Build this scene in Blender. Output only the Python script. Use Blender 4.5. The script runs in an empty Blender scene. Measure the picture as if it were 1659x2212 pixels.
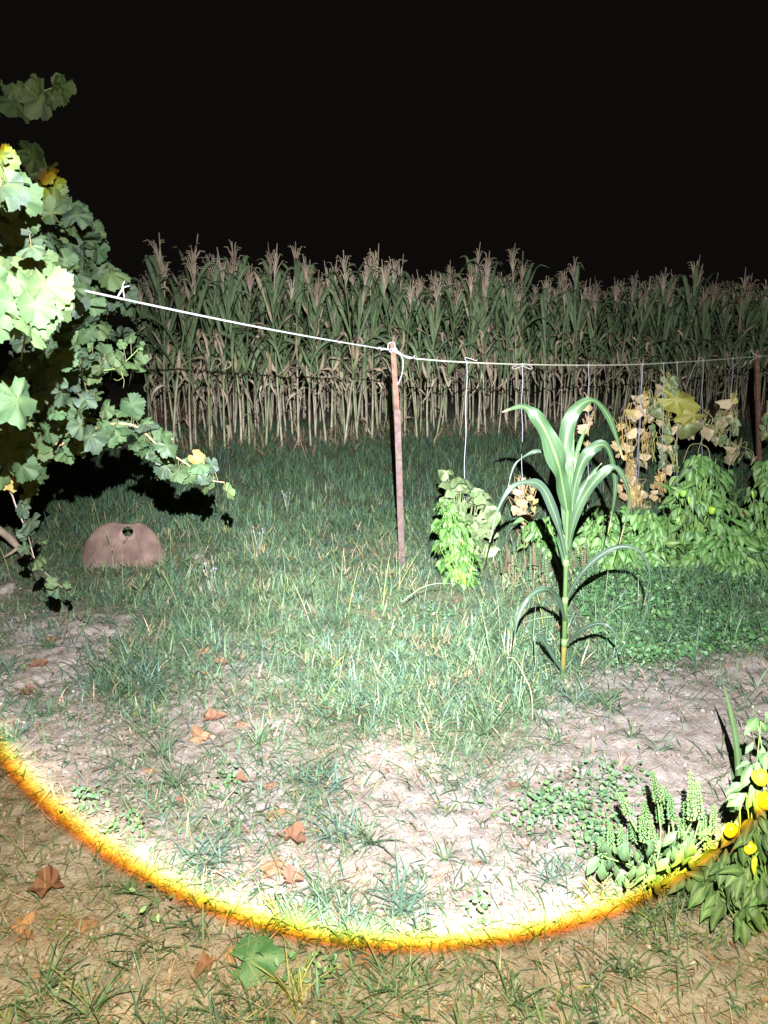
import bpy, math, random
import numpy as np
from mathutils import Vector, Matrix
random.seed(7)
RNG = np.random.default_rng(11)
R = math.radians
scene = bpy.context.scene
COL = scene.collection

# ------------------------------------------------------------------ camera
CAM_H, PITCH = 1.6, R(13.9)
F, CX, CY = 1661.0, 829.5, 1106.0            # focal length and centre of the picture in its 1659 x 2212 pixels
cam_d = bpy.data.cameras.new('camera')
cam = bpy.data.objects.new('camera', cam_d); COL.objects.link(cam)
cam.location = (0, 0, CAM_H); cam.rotation_euler = (R(90) - PITCH, 0, 0)
cam_d.sensor_fit = 'HORIZONTAL'; cam_d.sensor_width = 36.0; cam_d.lens = 36.0 * F / 1659.0
cam_d.clip_start = 0.05; cam_d.clip_end = 400
scene.camera = cam

# ------------------------------------------------------------------ night sky
world = bpy.data.worlds.new('World'); scene.world = world; world.use_nodes = True
bg = world.node_tree.nodes['Background']
bg.inputs[0].default_value = (0.0042, 0.0034, 0.0031, 1); bg.inputs[1].default_value = 1.0

# ------------------------------------------------------------------ the torch (the only light of the photograph), worn on the forehead
TORCH = Vector((0.05, -0.05, CAM_H + 0.35))
TORCH_PITCH, EDGE = 16.7, 31.8               # beam axis below the horizontal, half angle of the beam (degrees)
TORCH_POWER = 8200.0
ld = bpy.data.lights.new('torch', 'POINT'); torch = bpy.data.objects.new('torch', ld); COL.objects.link(torch)
torch.location = TORCH; torch.rotation_euler = (R(90 - TORCH_PITCH), 0, R(-0.6))
ld.energy = TORCH_POWER; ld.shadow_soft_size = 0.006; ld.use_nodes = True
lt = ld.node_tree; ln = lt.nodes; ll = lt.links
em = ln['Emission']
geo = ln.new('ShaderNodeNewGeometry')
vt = ln.new('ShaderNodeVectorTransform'); vt.vector_type = 'VECTOR'; vt.convert_from = 'WORLD'; vt.convert_to = 'OBJECT'
tc = ln.new('ShaderNodeTexCoord')
sep = ln.new('ShaderNodeSeparateXYZ'); ll.new(tc.outputs['Normal'], sep.inputs[0])
neg = ln.new('ShaderNodeMath'); neg.operation = 'MULTIPLY'; neg.inputs[1].default_value = -1.0; ll.new(sep.outputs[2], neg.inputs[0])
ac = ln.new('ShaderNodeMath'); ac.operation = 'ARCCOSINE'; ll.new(neg.outputs[0], ac.inputs[0])
th = ln.new('ShaderNodeMath'); th.operation = 'DIVIDE'; th.inputs[1].default_value = R(60); ll.new(ac.outputs[0], th.inputs[0])   # 0..1 = 0..60 degrees
def ramp(stops):
    r = ln.new('ShaderNodeValToRGB'); cr = r.color_ramp; cr.interpolation = 'LINEAR'
    while len(cr.elements) < len(stops): cr.elements.new(0.5)
    for e, (deg, c) in zip(cr.elements, stops):
        e.position = min(1, max(0, deg / 60)); e.color = (*c, 1)
    ll.new(th.outputs[0], r.inputs[0]); return r
E = EDGE
hue = ramp([(0, (.95, .98, 1)), (E-9, (.97, .98, 1)), (E-2.2, (1, .98, .96)), (E-1.3, (1, .95, .74)), (E-.85, (1, .84, .22)), (E-.5, (1, .60, .03)),
            (E-.25, (1, .28, .010)), (E-.03, (1, .36, .10)), (E+.2, (1, .90, .58)), (E+8, (1, .90, .56))])
inten = ramp([(0, (.70,)*3), (8, (.82,)*3), (12, (.74,)*3), (15, (.58,)*3), (18, (.45,)*3), (22, (.29,)*3), (25, (.25,)*3), (E-2.9, (.25,)*3), (E-1.6, (.36,)*3), (E-.95, (.56,)*3),
              (E-.6, (.46,)*3), (E-.28, (.24,)*3), (E-.03, (.125,)*3), (E+.2, (.108,)*3), (E+9, (.090,)*3), (59, (.03,)*3)])
ll.new(hue.outputs[0], em.inputs[0]); ll.new(inten.outputs[0], em.inputs[1])

vs_ = scene.view_settings
scene.display_settings.display_device = 'sRGB'
vs_.view_transform = 'Standard'; vs_.look = 'None'; vs_.exposure = 0.0; vs_.gamma = 1.0; vs_.use_curve_mapping = False
cy = scene.cycles
cy.max_bounces = 5; cy.diffuse_bounces = 3; cy.glossy_bounces = 2; cy.transmission_bounces = 2; cy.transparent_max_bounces = 4
cy.caustics_reflective = False; cy.caustics_refractive = False; cy.sample_clamp_indirect = 4

# ------------------------------------------------------------------ helpers: picture <-> place
_cp, _sp = math.cos(PITCH), math.sin(PITCH)
def ray(u, v):
    a, b = (u - CX) / F, -(v - CY) / F
    return Vector((a, _cp + b * _sp, -_sp + b * _cp))
def at(u, v, Y):                              # the point at world distance Y
    d = ray(u, v); return Vector((0, 0, CAM_H)) + d * (Y / d.y)
def proj(x, y, z=0.0):
    zc = y * _cp - (z - CAM_H) * _sp; yc = y * _sp + (z - CAM_H) * _cp
    zc = np.maximum(zc, 0.05)
    return CX + F * x / zc, CY - F * yc / zc
_lat = RNG.random((8, 256, 256))
def vnoise(x, y, s=0):
    xi = np.floor(x).astype(int); yi = np.floor(y).astype(int); fx = x - xi; fy = y - yi
    fx = fx*fx*(3-2*fx); fy = fy*fy*(3-2*fy); L = _lat[s]
    a = L[xi & 255, yi & 255]; b = L[(xi+1) & 255, yi & 255]; c = L[xi & 255, (yi+1) & 255]; d = L[(xi+1) & 255, (yi+1) & 255]
    return (a*(1-fx)+b*fx)*(1-fy) + (c*(1-fx)+d*fx)*fy
def ground_h(x, y):
    x = np.asarray(x, float); y = np.asarray(y, float)
    h = (vnoise(x*1.1+9, y*1.1+3, 0)-.5)*.05 + (vnoise(x*3.3+5, y*3.3+1, 1)-.5)*.030 + (vnoise(x*9, y*9, 2)-.5)*.012
    return h
def gz(x, y): return float(ground_h(np.array([x]), np.array([y]))[0])
def G(u, v):                                  # where the line of sight meets the ground
    d = ray(u, v); t = CAM_H / -d.z
    for _ in range(3): t = (CAM_H - gz(d.x*t, d.y*t)) / -d.z
    return Vector((d.x*t, d.y*t, gz(d.x*t, d.y*t)))
def lookup(table, us, vs, u, v):
    T = np.array(table, float); i = np.clip(np.interp(v, vs, np.arange(len(vs))), 0, len(vs)-1.001); j = np.clip(np.interp(u, us, np.arange(len(us))), 0, len(us)-1.001)
    i0 = i.astype(int); j0 = j.astype(int); fi = i-i0; fj = j-j0
    return (T[i0, j0]*(1-fj)+T[i0, j0+1]*fj)*(1-fi) + (T[i0+1, j0]*(1-fj)+T[i0+1, j0+1]*fj)*fi
US = [0, 138, 276, 415, 553, 691, 830, 968, 1106, 1244, 1382, 1521, 1659]
VS = [900, 1000, 1100, 1200, 1300, 1360, 1420, 1480, 1550, 1620, 1700, 1800, 1900, 2000, 2100, 2212]
GRASS = [[9]*13, [9]*13, [9,9,9,9,9,9,9,9,9,9,9,9,9], [7,8,9,9,9,9,9,9,9,9,9,9,9], [6,8,9,9,9,9,9,9,9,9,9,9,9],
  [5,3,3,9,8,9,9,9,9,9,8,8,8], [3,.6,6,5,3.5,5,9,9,9,9,6,4,3], [.6,.8,7,4,2,6,9,9,9,3,1,1,1], [2,2.5,3.5,1.5,2.5,6,9,9,8,1.5,.6,.4,1],
  [4,2,4,2,3,8,3,8,7,1.5,.6,.3,2], [1.5,1.5,4,3,3,7,.4,4.5,5,1.5,1,.5,3], [1.5,.8,2,4,3,5,1.5,.4,1,1,5,5,4], [2,.8,1.5,5,2.5,4,4,.8,.1,4,6,5,4],
  [3,2.5,.4,1,5,6,6,2,.4,1,2.5,3,3], [3,3,1.5,1.5,4,5,5,3,2,2,2,2,2], [4,3.5,3,3,5,6,6,5,4,3,2.5,2,1.5]]
STRAW = [[1]*13, [1]*13, [2]*13, [2]*13, [2,3,2,2,2,3,2,3,2,2,1,1,1], [3,3,3,3,4,3,2,2,2,2,2,2,3], [3,2,3,5,5,4,2,2,2,3,3,3,4], [3,3,4,6,6,4,3,2,3,3,3,2,3],
  [6,6,6,6,6,5,4,3,3,3,2,1,1], [7,7,6,6,5,6,7,4,4,4,2,1,1], [6,6,5,5,5,4,4,3,4,3,2,1,1], [5,5,5,5,5,5,3,1,2,2,3,3,3], [5,5,5,5,6,5,5,1.5,.7,3,4,3,4],
  [6,6,4,4,5,5,5,3,1.5,3,4,3,4], [6,6,6,5,6,5,5,5,3,4,5,4,4], [6,6,6,6,6,6,6,5,5,5,5,4,4]]
def dens(table, x, y):
    u, v = proj(x, y, ground_h(x, y)); w = lookup(table, US, VS, np.clip(u, 0, 1659), np.clip(v, 900, 2212))
    return np.where(y > 6.5, 9.0 if table is GRASS else 1.0, w) / 9.0

# ------------------------------------------------------------------ helpers: objects
def set_props(o, label=None, cat=None, group=None, kind=None):
    if label: o['label'] = label
    if cat: o['category'] = cat
    if group: o['group'] = group
    if kind: o['kind'] = kind
    return o
def thing(name, loc, label, cat, group=None):
    o = bpy.data.objects.new(name, None); COL.objects.link(o); o.location = loc; o.empty_display_size = .05
    return set_props(o, label, cat, group)
def link(name, me, parent=None, mat4=None):
    o = bpy.data.objects.new(name, me); COL.objects.link(o)
    if parent is not None: o.parent = parent
    if mat4 is not None: o.matrix_local = mat4
    return o
def set_cols(me, cols):
    a = me.color_attributes.new('col', 'FLOAT_COLOR', 'POINT')
    c = np.ones((len(me.vertices), 4), np.float32); c[:, :3] = cols; a.data.foreach_set('color', c.ravel())
class MB:
    def __init__(s): s.v = []; s.f = []; s.c = []
    def add(s, v, f, c):
        n = len(s.v); s.v += [tuple(p) for p in v]; s.f += [tuple(i+n for i in q) for q in f]
        if len(c) == 3 and not hasattr(c[0], '__len__'): c = [c]*len(v)
        s.c += [tuple(q) for q in c]
    def mesh(s, name, mat, origin=(0,0,0), smooth=True):
        me = bpy.data.meshes.new(name); o = Vector(origin)
        me.from_pydata([(p[0]-o.x, p[1]-o.y, p[2]-o.z) for p in s.v], [], s.f)
        set_cols(me, np.array(s.c)); me.materials.append(mat)
        if smooth: me.polygons.foreach_set('use_smooth', [True]*len(me.polygons))
        return me
    def build(s, name, mat, parent=None, smooth=True):
        return link(name, s.mesh(name, mat, parent.location if parent else (0,0,0), smooth), parent)
def smooth_path(pts, n):
    P = [Vector(p) for p in pts]
    if len(P) < 3: return [P[0].lerp(P[-1], i/n) for i in range(n+1)]
    P = [P[0]*2-P[1]] + P + [P[-1]*2-P[-2]]; out = []; m = len(P)-3
    for i in range(n+1):
        t = i/n*m; k = min(int(t), m-1); t -= k; a, b, c, d = P[k:k+4]
        out.append(.5*((2*b) + (c-a)*t + (2*a-5*b+4*c-d)*t*t + (3*b-a-3*c+d)*t*t*t))
    return out
def tube(mb, path, rad, col, n=6, cap=True, squash=1):
    N = len(path); rad = rad if hasattr(rad, '__len__') else [rad]*N
    V = []; Fc = []; C = []; ref = Vector((0.13, 0.9, 0.31))
    for i, p in enumerate(path):
        t = (path[min(i+1, N-1)]-path[max(i-1, 0)]).normalized(); a = t.cross(ref)
        if a.length < .05: a = t.cross(Vector((1, 0, 0)))
        a.normalize(); b = t.cross(a)
        for k in range(n):
            th_ = 2*math.pi*k/n; V.append(p + (a*math.cos(th_)+b*math.sin(th_)*squash)*rad[i])
            C.append(col[i] if hasattr(col[0], '__len__') else col)
    for i in range(N-1):
        for k in range(n): Fc.append((i*n+k, i*n+(k+1) % n, (i+1)*n+(k+1) % n, (i+1)*n+k))
    if cap: Fc.append(tuple(range(n-1, -1, -1))); Fc.append(tuple((N-1)*n+k for k in range(n)))
    mb.add(V, Fc, C)
def ribbon(mb, path, width, face, col, mid=None, fold=.18, wave=0.0, ph=0.0, five=False, freq=7.0):
    """a strap leaf: face = the way its flat side looks; fold = depth of its keel; wave = ruffled margins"""
    N = len(path); V = []; Fc = []; C = []; mid = mid or col
    for i, p in enumerate(path):
        t = (path[min(i+1, N-1)]-path[max(i-1, 0)]).normalized()
        f = face[i] if isinstance(face, list) else face
        s = t.cross(f); s = s.normalized() if s.length > 1e-4 else Vector((1, 0, 0)); nn = s.cross(t).normalized()
        w = width[i]*.5; a = i/(N-1)
        wl = math.sin(a*freq*6.28+ph)*wave*w; wr = math.sin(a*freq*6.28*1.13+ph+1.9)*wave*w
        cc = col[i] if hasattr(col[0], '__len__') else col
        cd = tuple(q*.9 for q in cc)
        if five == 9:
            for q_, (f_, wv) in enumerate(zip((-1, -.76, -.5, -.22, 0, .22, .5, .76, 1), (wl, wl*.6, wl*.25, 0, 0, 0, wr*.25, wr*.6, wr))):
                V.append(p+s*w*f_+nn*(w*fold*1.6*abs(f_)+wv)); br = (1.10, .86, 1.06, .84, 1, .84, 1.06, .86, 1.10)[q_]*(1+.10*math.sin(a*61+q_*3)); tp2 = max(0, (a-.93)/.07)
                c0 = mid if q_ == 4 else cc; C.append(tuple(c0[z]*br*(1-tp2)+(.30, .22, .12)[z]*tp2 for z in range(3)))
        elif five:
            V += [p-s*w+nn*(w*fold*1.6+wl), p-s*w*.5+nn*(w*fold*1.0+wl*.3), p, p+s*w*.5+nn*(w*fold*1.0+wr*.3), p+s*w+nn*(w*fold*1.6+wr)]
            C += [cd, cc, mid, cc, cd]
        else:
            V += [p-s*w+nn*(w*fold*2+wl), p, p+s*w+nn*(w*fold*2+wr)]; C += [cd, mid, cc]
    k = 9 if five == 9 else 5 if five else 3
    for i in range(N-1):
        for j in range(k-1): Fc.append((i*k+j, i*k+j+1, (i+1)*k+j+1, (i+1)*k+j))
    mb.add(V, Fc, C)
def basis(p, d, nrm, s, sx=1.0):
    d = d.normalized(); x = d.cross(nrm)
    if x.length < 1e-3: x = d.cross(Vector((.3, .5, .8)))
    x.normalize(); z = x.cross(d)
    return Matrix(((x.x*s*sx, d.x*s, z.x*s, p.x), (x.y*s*sx, d.y*s, z.y*s, p.y), (x.z*s*sx, d.z*s, z.z*s, p.z), (0, 0, 0, 1)))
def rnd(a, b): return random.uniform(a, b)
def rv(s=1.0): return Vector((random.gauss(0, s), random.gauss(0, s), random.gauss(0, s)))
CAMP = Vector((0, 0, CAM_H))

# ------------------------------------------------------------------ materials
def leafy(name, rough=.5, spec=.5, vary=.18, nscale=40.0, bump=.15, bscale=160.0, hue=0.0, trans=0.0, mottled=.25):
    m = bpy.data.materials.new(name); m.use_nodes = True; nt = m.node_tree; n = nt.nodes; l = nt.links; b = n['Principled BSDF']
    at_ = n.new('ShaderNodeAttribute'); at_.attribute_name = 'col'
    oi = n.new('ShaderNodeObjectInfo'); tcn = n.new('ShaderNodeTexCoord'); no = n.new('ShaderNodeTexNoise'); no.inputs['Scale'].default_value = nscale; no.inputs['Detail'].default_value = 4
    l.new(tcn.outputs['Object'], no.inputs[0])
    mr = n.new('ShaderNodeMapRange'); mr.inputs[1].default_value = .25; mr.inputs[2].default_value = .75; mr.inputs[3].default_value = 1-mottled; mr.inputs[4].default_value = 1+mottled; l.new(no.outputs[0], mr.inputs[0])
    mo = n.new('ShaderNodeMapRange'); mo.inputs[3].default_value = 1-vary; mo.inputs[4].default_value = 1+vary; l.new(oi.outputs['Random'], mo.inputs[0])
    mu = n.new('ShaderNodeMath'); mu.operation = 'MULTIPLY'; l.new(mr.outputs[0], mu.inputs[0]); l.new(mo.outputs[0], mu.inputs[1])
    hs = n.new('ShaderNodeHueSaturation'); l.new(at_.outputs['Color'], hs.inputs['Color']); l.new(mu.outputs[0], hs.inputs['Value'])
    mh = n.new('ShaderNodeMapRange'); mh.inputs[3].default_value = .5-hue; mh.inputs[4].default_value = .5+hue
    fr = n.new('ShaderNodeMath'); fr.operation = 'FRACT'; m7 = n.new('ShaderNodeMath'); m7.operation = 'MULTIPLY'; m7.inputs[1].default_value = 17.3
    l.new(oi.outputs['Random'], m7.inputs[0]); l.new(m7.outputs[0], fr.inputs[0]); l.new(fr.outputs[0], mh.inputs[0]); l.new(mh.outputs[0], hs.inputs['Hue'])
    l.new(hs.outputs[0], b.inputs['Base Color']); b.inputs['Roughness'].default_value = rough; b.inputs['Specular IOR Level'].default_value = spec
    if bump:
        n2 = n.new('ShaderNodeTexNoise'); n2.inputs['Scale'].default_value = bscale; l.new(tcn.outputs['Object'], n2.inputs[0])
        bp = n.new('ShaderNodeBump'); bp.inputs['Strength'].default_value = bump; bp.inputs['Distance'].default_value = .004; l.new(n2.outputs[0], bp.inputs['Height']); l.new(bp.outputs[0], b.inputs['Normal'])
    if trans:
        tr = n.new('ShaderNodeBsdfTranslucent'); tr.inputs[0].default_value = (.30, .26, .04, 1); mx = n.new('ShaderNodeMixShader'); mx.inputs[0].default_value = trans
        l.new(b.outputs[0], mx.inputs[1]); l.new(tr.outputs[0], mx.inputs[2]); l.new(mx.outputs[0], n['Material Output'].inputs[0])
    return m
M_GRASS = leafy('grass_blades', .5, .3, 0, 3.0, 0, 1, mottled=.25)
M_CORN = leafy('maize', .5, .4, .18, 14, .15, 60, hue=.012)
M_HERO = leafy('maize_leaf', .48, .3, .08, 12, .1, 90, mottled=.12)
M_VINE = leafy('vine_leaf', .5, .35, .28, 18, .35, 55, hue=.02, mottled=.2, trans=.30)
M_PEP = leafy('pepper_leaf', .44, .4, .22, 25, .3, 60, hue=.012)
M_DRY = leafy('dry_leaf', .75, .2, .2, 30, .5, 70, hue=.01)
M_WOOD = leafy('bark', .85, .2, .1, 30, .8, 90)
M_FRUIT = leafy('pepper_skin', .18, .6, .1, 12, 0, 1, mottled=.08)
M_STRING = leafy('cord', .7, .3, .05, 200, .5, 400)
def rust():
    m = leafy('rusted_steel', .75, .3, .05, 26, .5, 150, mottled=.4); return m
M_RUST = rust()
def clay():
    m = leafy('fired_clay', .92, .1, .05, 13, .9, 60, mottled=.30); return m
M_CLAY = clay()
# soil
M_SOIL = bpy.data.materials.new('soil'); M_SOIL.use_nodes = True
nt = M_SOIL.node_tree; n = nt.nodes; l = nt.links; b = n['Principled BSDF']; b.inputs['Roughness'].default_value = .95; b.inputs['Specular IOR Level'].default_value = .15
tcn = n.new('ShaderNodeTexCoord')
def noise(sc, det=5, ro=.6):
    q = n.new('ShaderNodeTexNoise'); q.inputs['Scale'].default_value = sc; q.inputs['Detail'].default_value = det; q.inputs['Roughness'].default_value = ro; l.new(tcn.outputs['Object'], q.inputs[0]); return q
def cramp(src, stops):
    r = n.new('ShaderNodeValToRGB'); cr = r.color_ramp
    while len(cr.elements) < len(stops): cr.elements.new(.5)
    for e, (p, c) in zip(cr.elements, stops): e.position = p; e.color = (*c, 1)
    l.new(src, r.inputs[0]); return r
def mix(a, b_, f, mode='MIX'):
    q = n.new('ShaderNodeMix'); q.data_type = 'RGBA'; q.blend_type = mode; q.inputs[6].default_value = (1,)*4
    l.new(a, q.inputs[6]); l.new(b_, q.inputs[7])
    if isinstance(f, float): q.inputs[0].default_value = f
    else: l.new(f, q.inputs[0])
    return q.outputs[2]
big = noise(2.2); mid_ = noise(14); fine = noise(90, 6, .7); grit = noise(420, 3)
base = cramp(big.outputs[0], [(.3, (.33, .275, .245)), (.5, (.38, .335, .315)), (.7, (.43, .39, .375))])
spots = cramp(mid_.outputs[0], [(.35, (.72, .66, .60)), (.55, (1, 1, 1)), (.75, (1.0, .97, .93))])
c1 = mix(base.outputs[0], spots.outputs[0], 1.0, 'MULTIPLY')
fs = cramp(fine.outputs[0], [(.32, (.55, .5, .45)), (.47, (1, 1, 1)), (.62, (1, 1, 1)), (.75, (1.0, .93, .85))])
c2 = mix(c1, fs.outputs[0], 1.0, 'MULTIPLY')
vor = n.new('ShaderNodeTexVoronoi'); vor.inputs['Scale'].default_value = 45; l.new(tcn.outputs['Object'], vor.inputs[0])
vs2 = cramp(vor.outputs['Distance'], [(.0, (.45, .38, .34)), (.10, (.55, .5, .45)), (.16, (1, 1, 1))])
msk = cramp(noise(6).outputs[0], [(.5, (0, 0, 0)), (.62, (1, 1, 1))])
c3 = n.new('ShaderNodeMix'); c3.data_type = 'RGBA'; c3.blend_type = 'MULTIPLY'; l.new(msk.outputs[0], c3.inputs[0]); l.new(c2, c3.inputs[6]); l.new(vs2.outputs[0], c3.inputs[7])
ga = n.new('ShaderNodeAttribute'); ga.attribute_name = 'col'
thatch = cramp(fine.outputs[0], [(.35, (.085, .09, .05)), (.6, (.17, .17, .10))])
sepc = n.new('ShaderNodeSeparateColor'); l.new(ga.outputs['Color'], sepc.inputs[0])
c4 = mix(c3.outputs[2], thatch.outputs[0], sepc.outputs[0])
strawc = cramp(fine.outputs[0], [(.4, (.26, .19, .14)), (.6, (.38, .30, .23))])
c5 = mix(c4, strawc.outputs[0], sepc.outputs[1])
l.new(c5, b.inputs['Base Color'])
bsum = n.new('ShaderNodeMath'); bsum.operation = 'MULTIPLY_ADD'; bsum.inputs[1].default_value = .35; l.new(grit.outputs[0], bsum.inputs[0]); l.new(fine.outputs[0], bsum.inputs[2])
bp = n.new('ShaderNodeBump'); bp.inputs['Strength'].default_value = .7; bp.inputs['Distance'].default_value = .012; l.new(bsum.outputs[0], bp.inputs['Height'])
bp2 = n.new('ShaderNodeBump'); bp2.inputs['Strength'].default_value = .5; bp2.inputs['Distance'].default_value = .03; l.new(mid_.outputs[0], bp2.inputs['Height']); l.new(bp2.outputs[0], bp.inputs['Normal']); l.new(bp.outputs[0], b.inputs['Normal'])

# ------------------------------------------------------------------ ground
def grid_axis(a, b_, n_, core0, core1, share=.75):
    k = int(n_*share); c = np.linspace(core0, core1, k); m = (n_-k)//2
    lo = core0-(core0-a)*np.linspace(1, 0, m, endpoint=False)**2.2; hi = core1+(b_-core1)*np.linspace(0, 1, m+1)[1:]**2.2
    return np.concatenate([lo, c, hi])
gx = grid_axis(-150, 150, 420, -3.6, 3.6); gy = grid_axis(-60, 260, 420, 1.0, 6.5)
X, Y = np.meshgrid(gx, gy); Z = ground_h(X, Y)
Z = Z + ((vnoise(X*16, Y*16, 5)-.5)*.016 + (vnoise(X*28, Y*28, 3)-.5)*.014 + (vnoise(X*55, Y*55, 4)-.5)*.008) * (np.abs(X) < 4.5) * (Y < 7.5)
gm = bpy.data.meshes.new('ground'); nx, ny = len(gx), len(gy)
gm.vertices.add(nx*ny); gm.vertices.foreach_set('co', np.stack([X, Y, Z], -1).astype(np.float32).ravel())
I = np.arange(nx*ny).reshape(ny, nx); Q = np.stack([I[:-1, :-1], I[:-1, 1:], I[1:, 1:], I[1:, :-1]], -1).reshape(-1, 4)
gm.loops.add(Q.size); gm.loops.foreach_set('vertex_index', Q.ravel().astype(np.int32)); gm.polygons.add(len(Q)); gm.polygons.foreach_set('loop_start', np.arange(0, Q.size, 4, dtype=np.int32)); gm.update()
gcol = np.zeros((nx*ny, 3)); dg = dens(GRASS, X.ravel(), Y.ravel()); ds = dens(STRAW, X.ravel(), Y.ravel())
gcol[:, 0] = np.clip((dg-.45)*2.2, 0, 1)*.9
gcol[:, 1] = np.clip((ds-.35)*1.5, 0, .75)*np.clip((vnoise(X.ravel()*5, Y.ravel()*5, 5)-.25)*2, 0, 1)*(1-gcol[:, 0])
corn_floor = (Y.ravel() > 9.3+.4*X.ravel()+.9)
gcol[corn_floor, 0] = .6
set_cols(gm, gcol); gm.materials.append(M_SOIL); gm.polygons.foreach_set('use_smooth', [True]*len(gm.polygons))
set_props(link('ground', gm), kind='structure')

# ------------------------------------------------------------------ grass (numpy: all blades of one lawn in one mesh)
PAL = {'green': [(.080,.145,.070),(.098,.165,.085),(.07,.125,.068),(.11,.18,.085),(.13,.185,.095)], 'blue': [(.085,.155,.115),(.11,.18,.145),(.08,.145,.10)],
       'straw': [(.40,.31,.20),(.34,.25,.16),(.44,.36,.25),(.27,.18,.12)], 'yellow': [(.22,.26,.07),(.28,.28,.10)]}
def pick(keys, n_):
    P = np.array(sum((PAL[k] for k in keys), [])); return P[RNG.integers(0, len(P), n_)] * RNG.uniform(.8, 1.2, (n_, 1))
class Blades:
    def __init__(s): s.V = []; s.F = []; s.C = []; s.n = 0
    def add(s, x, y, length, width, az, tilt, curl, col, segs=3, z0=None, tipcol=None):
        N = len(x); z = ground_h(x, y)-.004 if z0 is None else z0
        d = np.stack([np.cos(az), np.sin(az)], -1); waz = az+np.pi/2+RNG.normal(0, .5, N); w = np.stack([np.cos(waz), np.sin(waz)], -1)
        levels = []; cols = []; px = np.zeros(N); pz = np.zeros(N)
        for i in range(segs+1):
            t = i/segs
            if i:
                a = tilt+curl*(t-.5/segs); px = px+np.sin(a)*length/segs; pz = pz+np.cos(a)*length/segs
            c = np.stack([x+d[:, 0]*px, y+d[:, 1]*px, z+np.maximum(pz, -.02+.004*i)], -1)
            ww = width*(1-.75*t**1.8)*.5
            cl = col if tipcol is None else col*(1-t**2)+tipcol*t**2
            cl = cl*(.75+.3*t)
            if i < segs:
                off = np.concatenate([w*ww[:, None], RNG.normal(0, .15, (N, 1))*ww[:, None]], 1)
                levels += [c-off, c+off]; cols += [cl, cl]
            else: levels.append(c); cols.append(cl)
        k = 2*segs+1; V = np.stack(levels, 1).reshape(-1, 3); C = np.stack(cols, 1).reshape(-1, 3)
        base = (np.arange(N)*k)[:, None]+s.n; T = []
        for i in range(segs-1):
            T += [base+np.array([[2*i, 2*i+1, 2*i+3]]), base+np.array([[2*i, 2*i+3, 2*i+2]])]
        T.append(base+np.array([[2*segs-2, 2*segs-1, 2*segs]]))
        s.V.append(V); s.C.append(C); s.F.append(np.concatenate(T)); s.n += len(V)
    def build(s, name, mat, parent=None):
        V = np.concatenate(s.V); C = np.concatenate(s.C); Fc = np.concatenate(s.F)
        me = bpy.data.meshes.new(name); me.vertices.add(len(V)); me.vertices.foreach_set('co', V.astype(np.float32).ravel())
        me.loops.add(Fc.size); me.loops.foreach_set('vertex_index', Fc.ravel().astype(np.int32)); me.polygons.add(len(Fc)); me.polygons.foreach_set('loop_start', np.arange(0, Fc.size, 3, dtype=np.int32))
        me.update(); set_cols(me, C); me.materials.append(mat); me.polygons.foreach_set('use_smooth', [True]*len(Fc))
        return link(name, me, parent)
def scatter(n_, y0, y1, power=1.0, side=.62, extra=.5):
    u = RNG.random(n_); a = 1-power                          # density falls off with distance
    y = y0*(y1/y0)**u if abs(a+1) < 1e-6 else (y0**(2-power)+u*(y1**(2-power)-y0**(2-power)))**(1/(2-power))
    x = RNG.uniform(-1, 1, n_)*(side*y+extra); return x, y
lawn = Blades()
def clumps(nc, per, y0, y1, hmin, hmax, wid, palf, segs, power=1.0, spread=.035, tiltm=.5, table=GRASS, thresh=0.0, gain=1.0):
    x, y = scatter(nc, y0, y1, power); d = dens(table, x, y)
    d = d*(.35+1.3*vnoise(x*2.7, y*2.7, 6)) * gain
    keep = RNG.random(nc) < np.clip(d-thresh, 0, 1); x = x[keep]; y = y[keep]; m = len(x)
    hs_ = RNG.uniform(hmin, hmax, m)*(.7+.6*vnoise(x*1.7+40, y*1.7, 7)); caz = RNG.uniform(0, 6.28, m); pc = palf(m)
    xx = np.repeat(x, per)+RNG.normal(0, spread, m*per); yy = np.repeat(y, per)+RNG.normal(0, spread, m*per)
    az = np.repeat(caz, per)+RNG.normal(0, 1.6, m*per); ln_ = np.repeat(hs_, per)*RNG.uniform(.45, 1.15, m*per)
    col = np.repeat(pc, per, 0)*RNG.uniform(.75, 1.25, (m*per, 1))
    dead = RNG.random(m*per) < .018; col[dead] = pick(['straw'], dead.sum())
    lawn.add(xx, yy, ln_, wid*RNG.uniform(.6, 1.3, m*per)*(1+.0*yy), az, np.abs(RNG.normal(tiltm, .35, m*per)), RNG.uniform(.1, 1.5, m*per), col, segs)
def pal_mid(m):
    P = pick(['green', 'green', 'blue'], m); k = RNG.random(m) < .06; P[k] = pick(['yellow', 'straw'], k.sum()); return P
def pal_far(m): return pick(['green', 'blue'], m)*np.array([.95, 1.0, .92])
clumps(9500, 9, 1.1, 3.6, .045, .12, .0050, pal_mid, 3, power=1.2, tiltm=.8, spread=.04)
clumps(21000, 8, 2.9, 6.4, .06, .14, .0060, pal_mid, 3, power=1.2, tiltm=.75, spread=.04)
m = 9000; x = RNG.uniform(.9, 4.2, m); y = RNG.uniform(3.5, 5.2, m); u, v = proj(x, y, ground_h(x, y)); k = (v < np.interp(u, [1180, 1290, 1400, 1520, 1660], [1180, 1400, 1440, 1425, 1400])) & (v > 1190) & (u > 1180); x = x[k]; y = y[k]; m = len(x)
lawn.add(x, y, RNG.uniform(.08, .26, m), RNG.uniform(.004, .008, m), RNG.uniform(0, 6.28, m), np.abs(RNG.normal(.4, .4, m)), RNG.uniform(.2, 1.6, m), pick(['green', 'green', 'blue'], m), 4)
clumps(14000, 7, 5.8, 12.5, .10, .22, .0075, pal_far, 2, power=1.0)
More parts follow.
